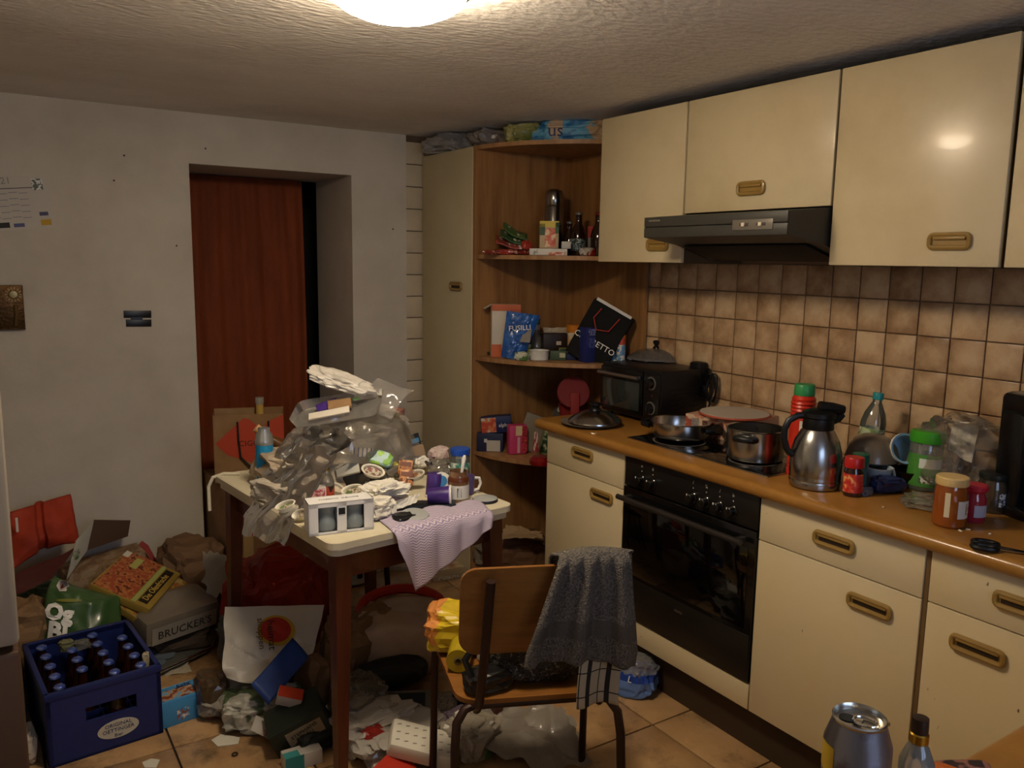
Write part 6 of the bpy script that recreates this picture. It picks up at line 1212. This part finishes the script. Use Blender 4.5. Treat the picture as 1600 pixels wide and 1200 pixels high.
# ---- dark stool legs behind the table
stl = thing('stool', 'dark stool with thin legs standing behind the table', 'stool', at(562, 948, z=.0035)+Vector((.03, .16, 0)), R(10))
MB().box((0, 0, .43), (.26, .26, .03), .01).build('seat', mat('#2a1810', .5), stl)
for sx in (-1, 1):
    for sy in (-1, 1): MB().tube([(sx*.10, sy*.10, .42), (sx*.115, sy*.115, 0)], .013, 8).build('leg', mat('#1c1210', .4), stl)
lat('saucer', 'white saucer lying on the floor tiles under the table', 'saucer', onf(552, 915, .05), [('dish', [(0, 0), (.05, 0), (.075, .012), (.05, .004), (0, .003)], mat('#a8a49c', .35))])
# ---- far floor: yellow bag, printed boxes, paper sacks under the shelf
bag('yellow_bag', 'dull yellow bag on the floor behind the zigzag cloth', 'bag', onf(612, 872, .06), (.16, .12, .06), mat('#8a7a24', .5), 0, 161, .2, sub=3)
bag('clear_packet', 'blue-grey clear packet on the floor below the zigzag cloth', 'packet', onf(680, 882, .05)+Vector((-.05, 0, .03)), (.16, .12, .06), film('#8fa0a8', .4, .3, .15), .2, 162, .25, sub=3)
carton('pizza_box', 'pale flattened pizza box on the floor behind the right table leg', 'box', onf(705, 905, .10), (.26, .20, .028), mat('#8f7a5c', .6), FACE+.45, prints=(('t', .1, .3, .9, .95, printed('#8a4a30', '#a88a68', '#b8a888', 18, 3)), ('f', .1, .2, .9, .8, printed('#8f7a5c', '#b8ac90', '#8f7a5c', 60))))
carton('pizza_box', 'second pale pizza box slipped under the first behind the table', 'box', onf(682, 893, .12)+Vector((-.12, .06, 0)), (.26, .20, .022), mat('#9a8a70', .6), FACE+.1)
bag('paper_sack', 'large brown paper sack on the floor under the corner shelf', 'paper bag', on(808, 885, .069, .08)+Vector((-.02, -.04, 0)), (.25, .24, .15), mat('#5f4128', .8), R(-25), 163, .14)
sheet('paper_sheet', 'torn tan kraft paper lying on the brown sack under the shelf', 'paper', [at(778, 846, y=.84), at(848, 842, y=.72), at(846, 830, y=.78), at(790, 822, y=.93)], mat('#a08460', .8), .012, 12, (14, 8), 19, .001, edge=.02)
bag('paper_bag', 'grey crumpled paper left of the brown sack under the shelf', 'paper bag', on(768, 890, .069, .06), (.14, .14, .11), mat('#6f6452', .8), .3, 164, .26)
carton('small_box', 'small white box on the floor before the brown sack', 'box', onf(772, 903, .02), (.045, .035, .03), mat('#b0a898', .6), FACE)
o = MB().tube([(.014*math.cos(a), 0, .008*math.sin(a)) for a in (3.6, 4.2, 4.8, 5.4)], .0025, 6).build('crumb', mat('#c9bfa4', .6), None, loc=onf(796, 880)+Vector((-.05, -.06, .10)), rot=(0, 0, FACE)); tag(o, 'pale crescent-shaped crumb on the brown sack', 'crumb')
# ---- blue bag at the plinth
bg2 = bag('crisp_bag', 'blue and white plastic packet on the floor before the oven', 'packet', onf(990, 1088, .04), (.15, .10, .12), None, R(-60), 171, .22, mats=[mat('#5a7ab4', .3, coat=.3), mat('#1f3f92', .35), film('#c8c4c0', .35, .35, .1)], pick=lambda c, n: 2 if c.z > .085 else (1 if c.z > .06 else 0))
wtext(bg2, 'L', .03, TXTW, 984, 1062, -.27, R(-15))
# ---- under the chair
sheet('grey_bag_sheet', 'large grey plastic sheet crumpled on the tiles under the chair', 'plastic sheet', [onf(740, 1190)+Vector((0, 0, .03)), onf(920, 1230)+Vector((0, 0, .02)), onf(900, 1150)+Vector((0, 0, .06)), onf(755, 1120)+Vector((0, 0, .07))], mat('#7d7468', .5, coat=.1), .03, 6, (30, 30), 21, .001, edge=.05)
sheet('grey_bag_sheet', 'grey plastic sheet tent folded up behind the first under the chair', 'plastic sheet', [onf(810, 1170)+Vector((0, 0, .01)), onf(920, 1190)+Vector((0, 0, .01)), onf(880, 1160)+Vector((0, 0, .11)), onf(838, 1150)+Vector((0, 0, .12))], mat('#857b6e', .5, coat=.1), .02, 7, (20, 20), 22, .001, edge=.03)
bag('produce_bag', 'pale crinkled bag with green print at the foot of the chair', 'plastic bag', onf(735, 1190, .06), (.14, .14, .11), mat('#8f8676', .35, var=(6, '#4a6a2a', .56, .62), coat=.2), .2, 172, .25)
carton('newspaper_pack', 'grey printed pack lying between the left chair legs', 'pack', onf(688, 1150, .08), (.11, .20, .05), mat('#6f6a62', .7), FACE+.1, prints=(('t', .1, .45, .9, .95, printed('#6f6a62', '#8f8a80', '#5a564e', 60)), ('t', .1, .05, .9, .38, mat('#7a7e84', .6))))
bag('purple_cloth', 'mauve crumpled cloth behind the rear chair leg', 'cloth', onf(720, 1160, .04), (.09, .09, .08), mat('#7a6a7a', .8), .2, 173, .2, sub=3)
lat('bottle_cap', 'dark round lid on the floor beside the rear left chair leg', 'lid', onf(686, 1172, .04), [('lid', [(0, 0), (.045, 0), (.046, .012), (.04, .02), (0, .022)], mat('#14110f', .35))])
bag('blue_ball', 'dark blue crumpled bag under the chair seat', 'bag', onf(726, 1118, .04), (.08, .07, .06), mat('#1c2248', .5), .2, 174, .15, sub=3)
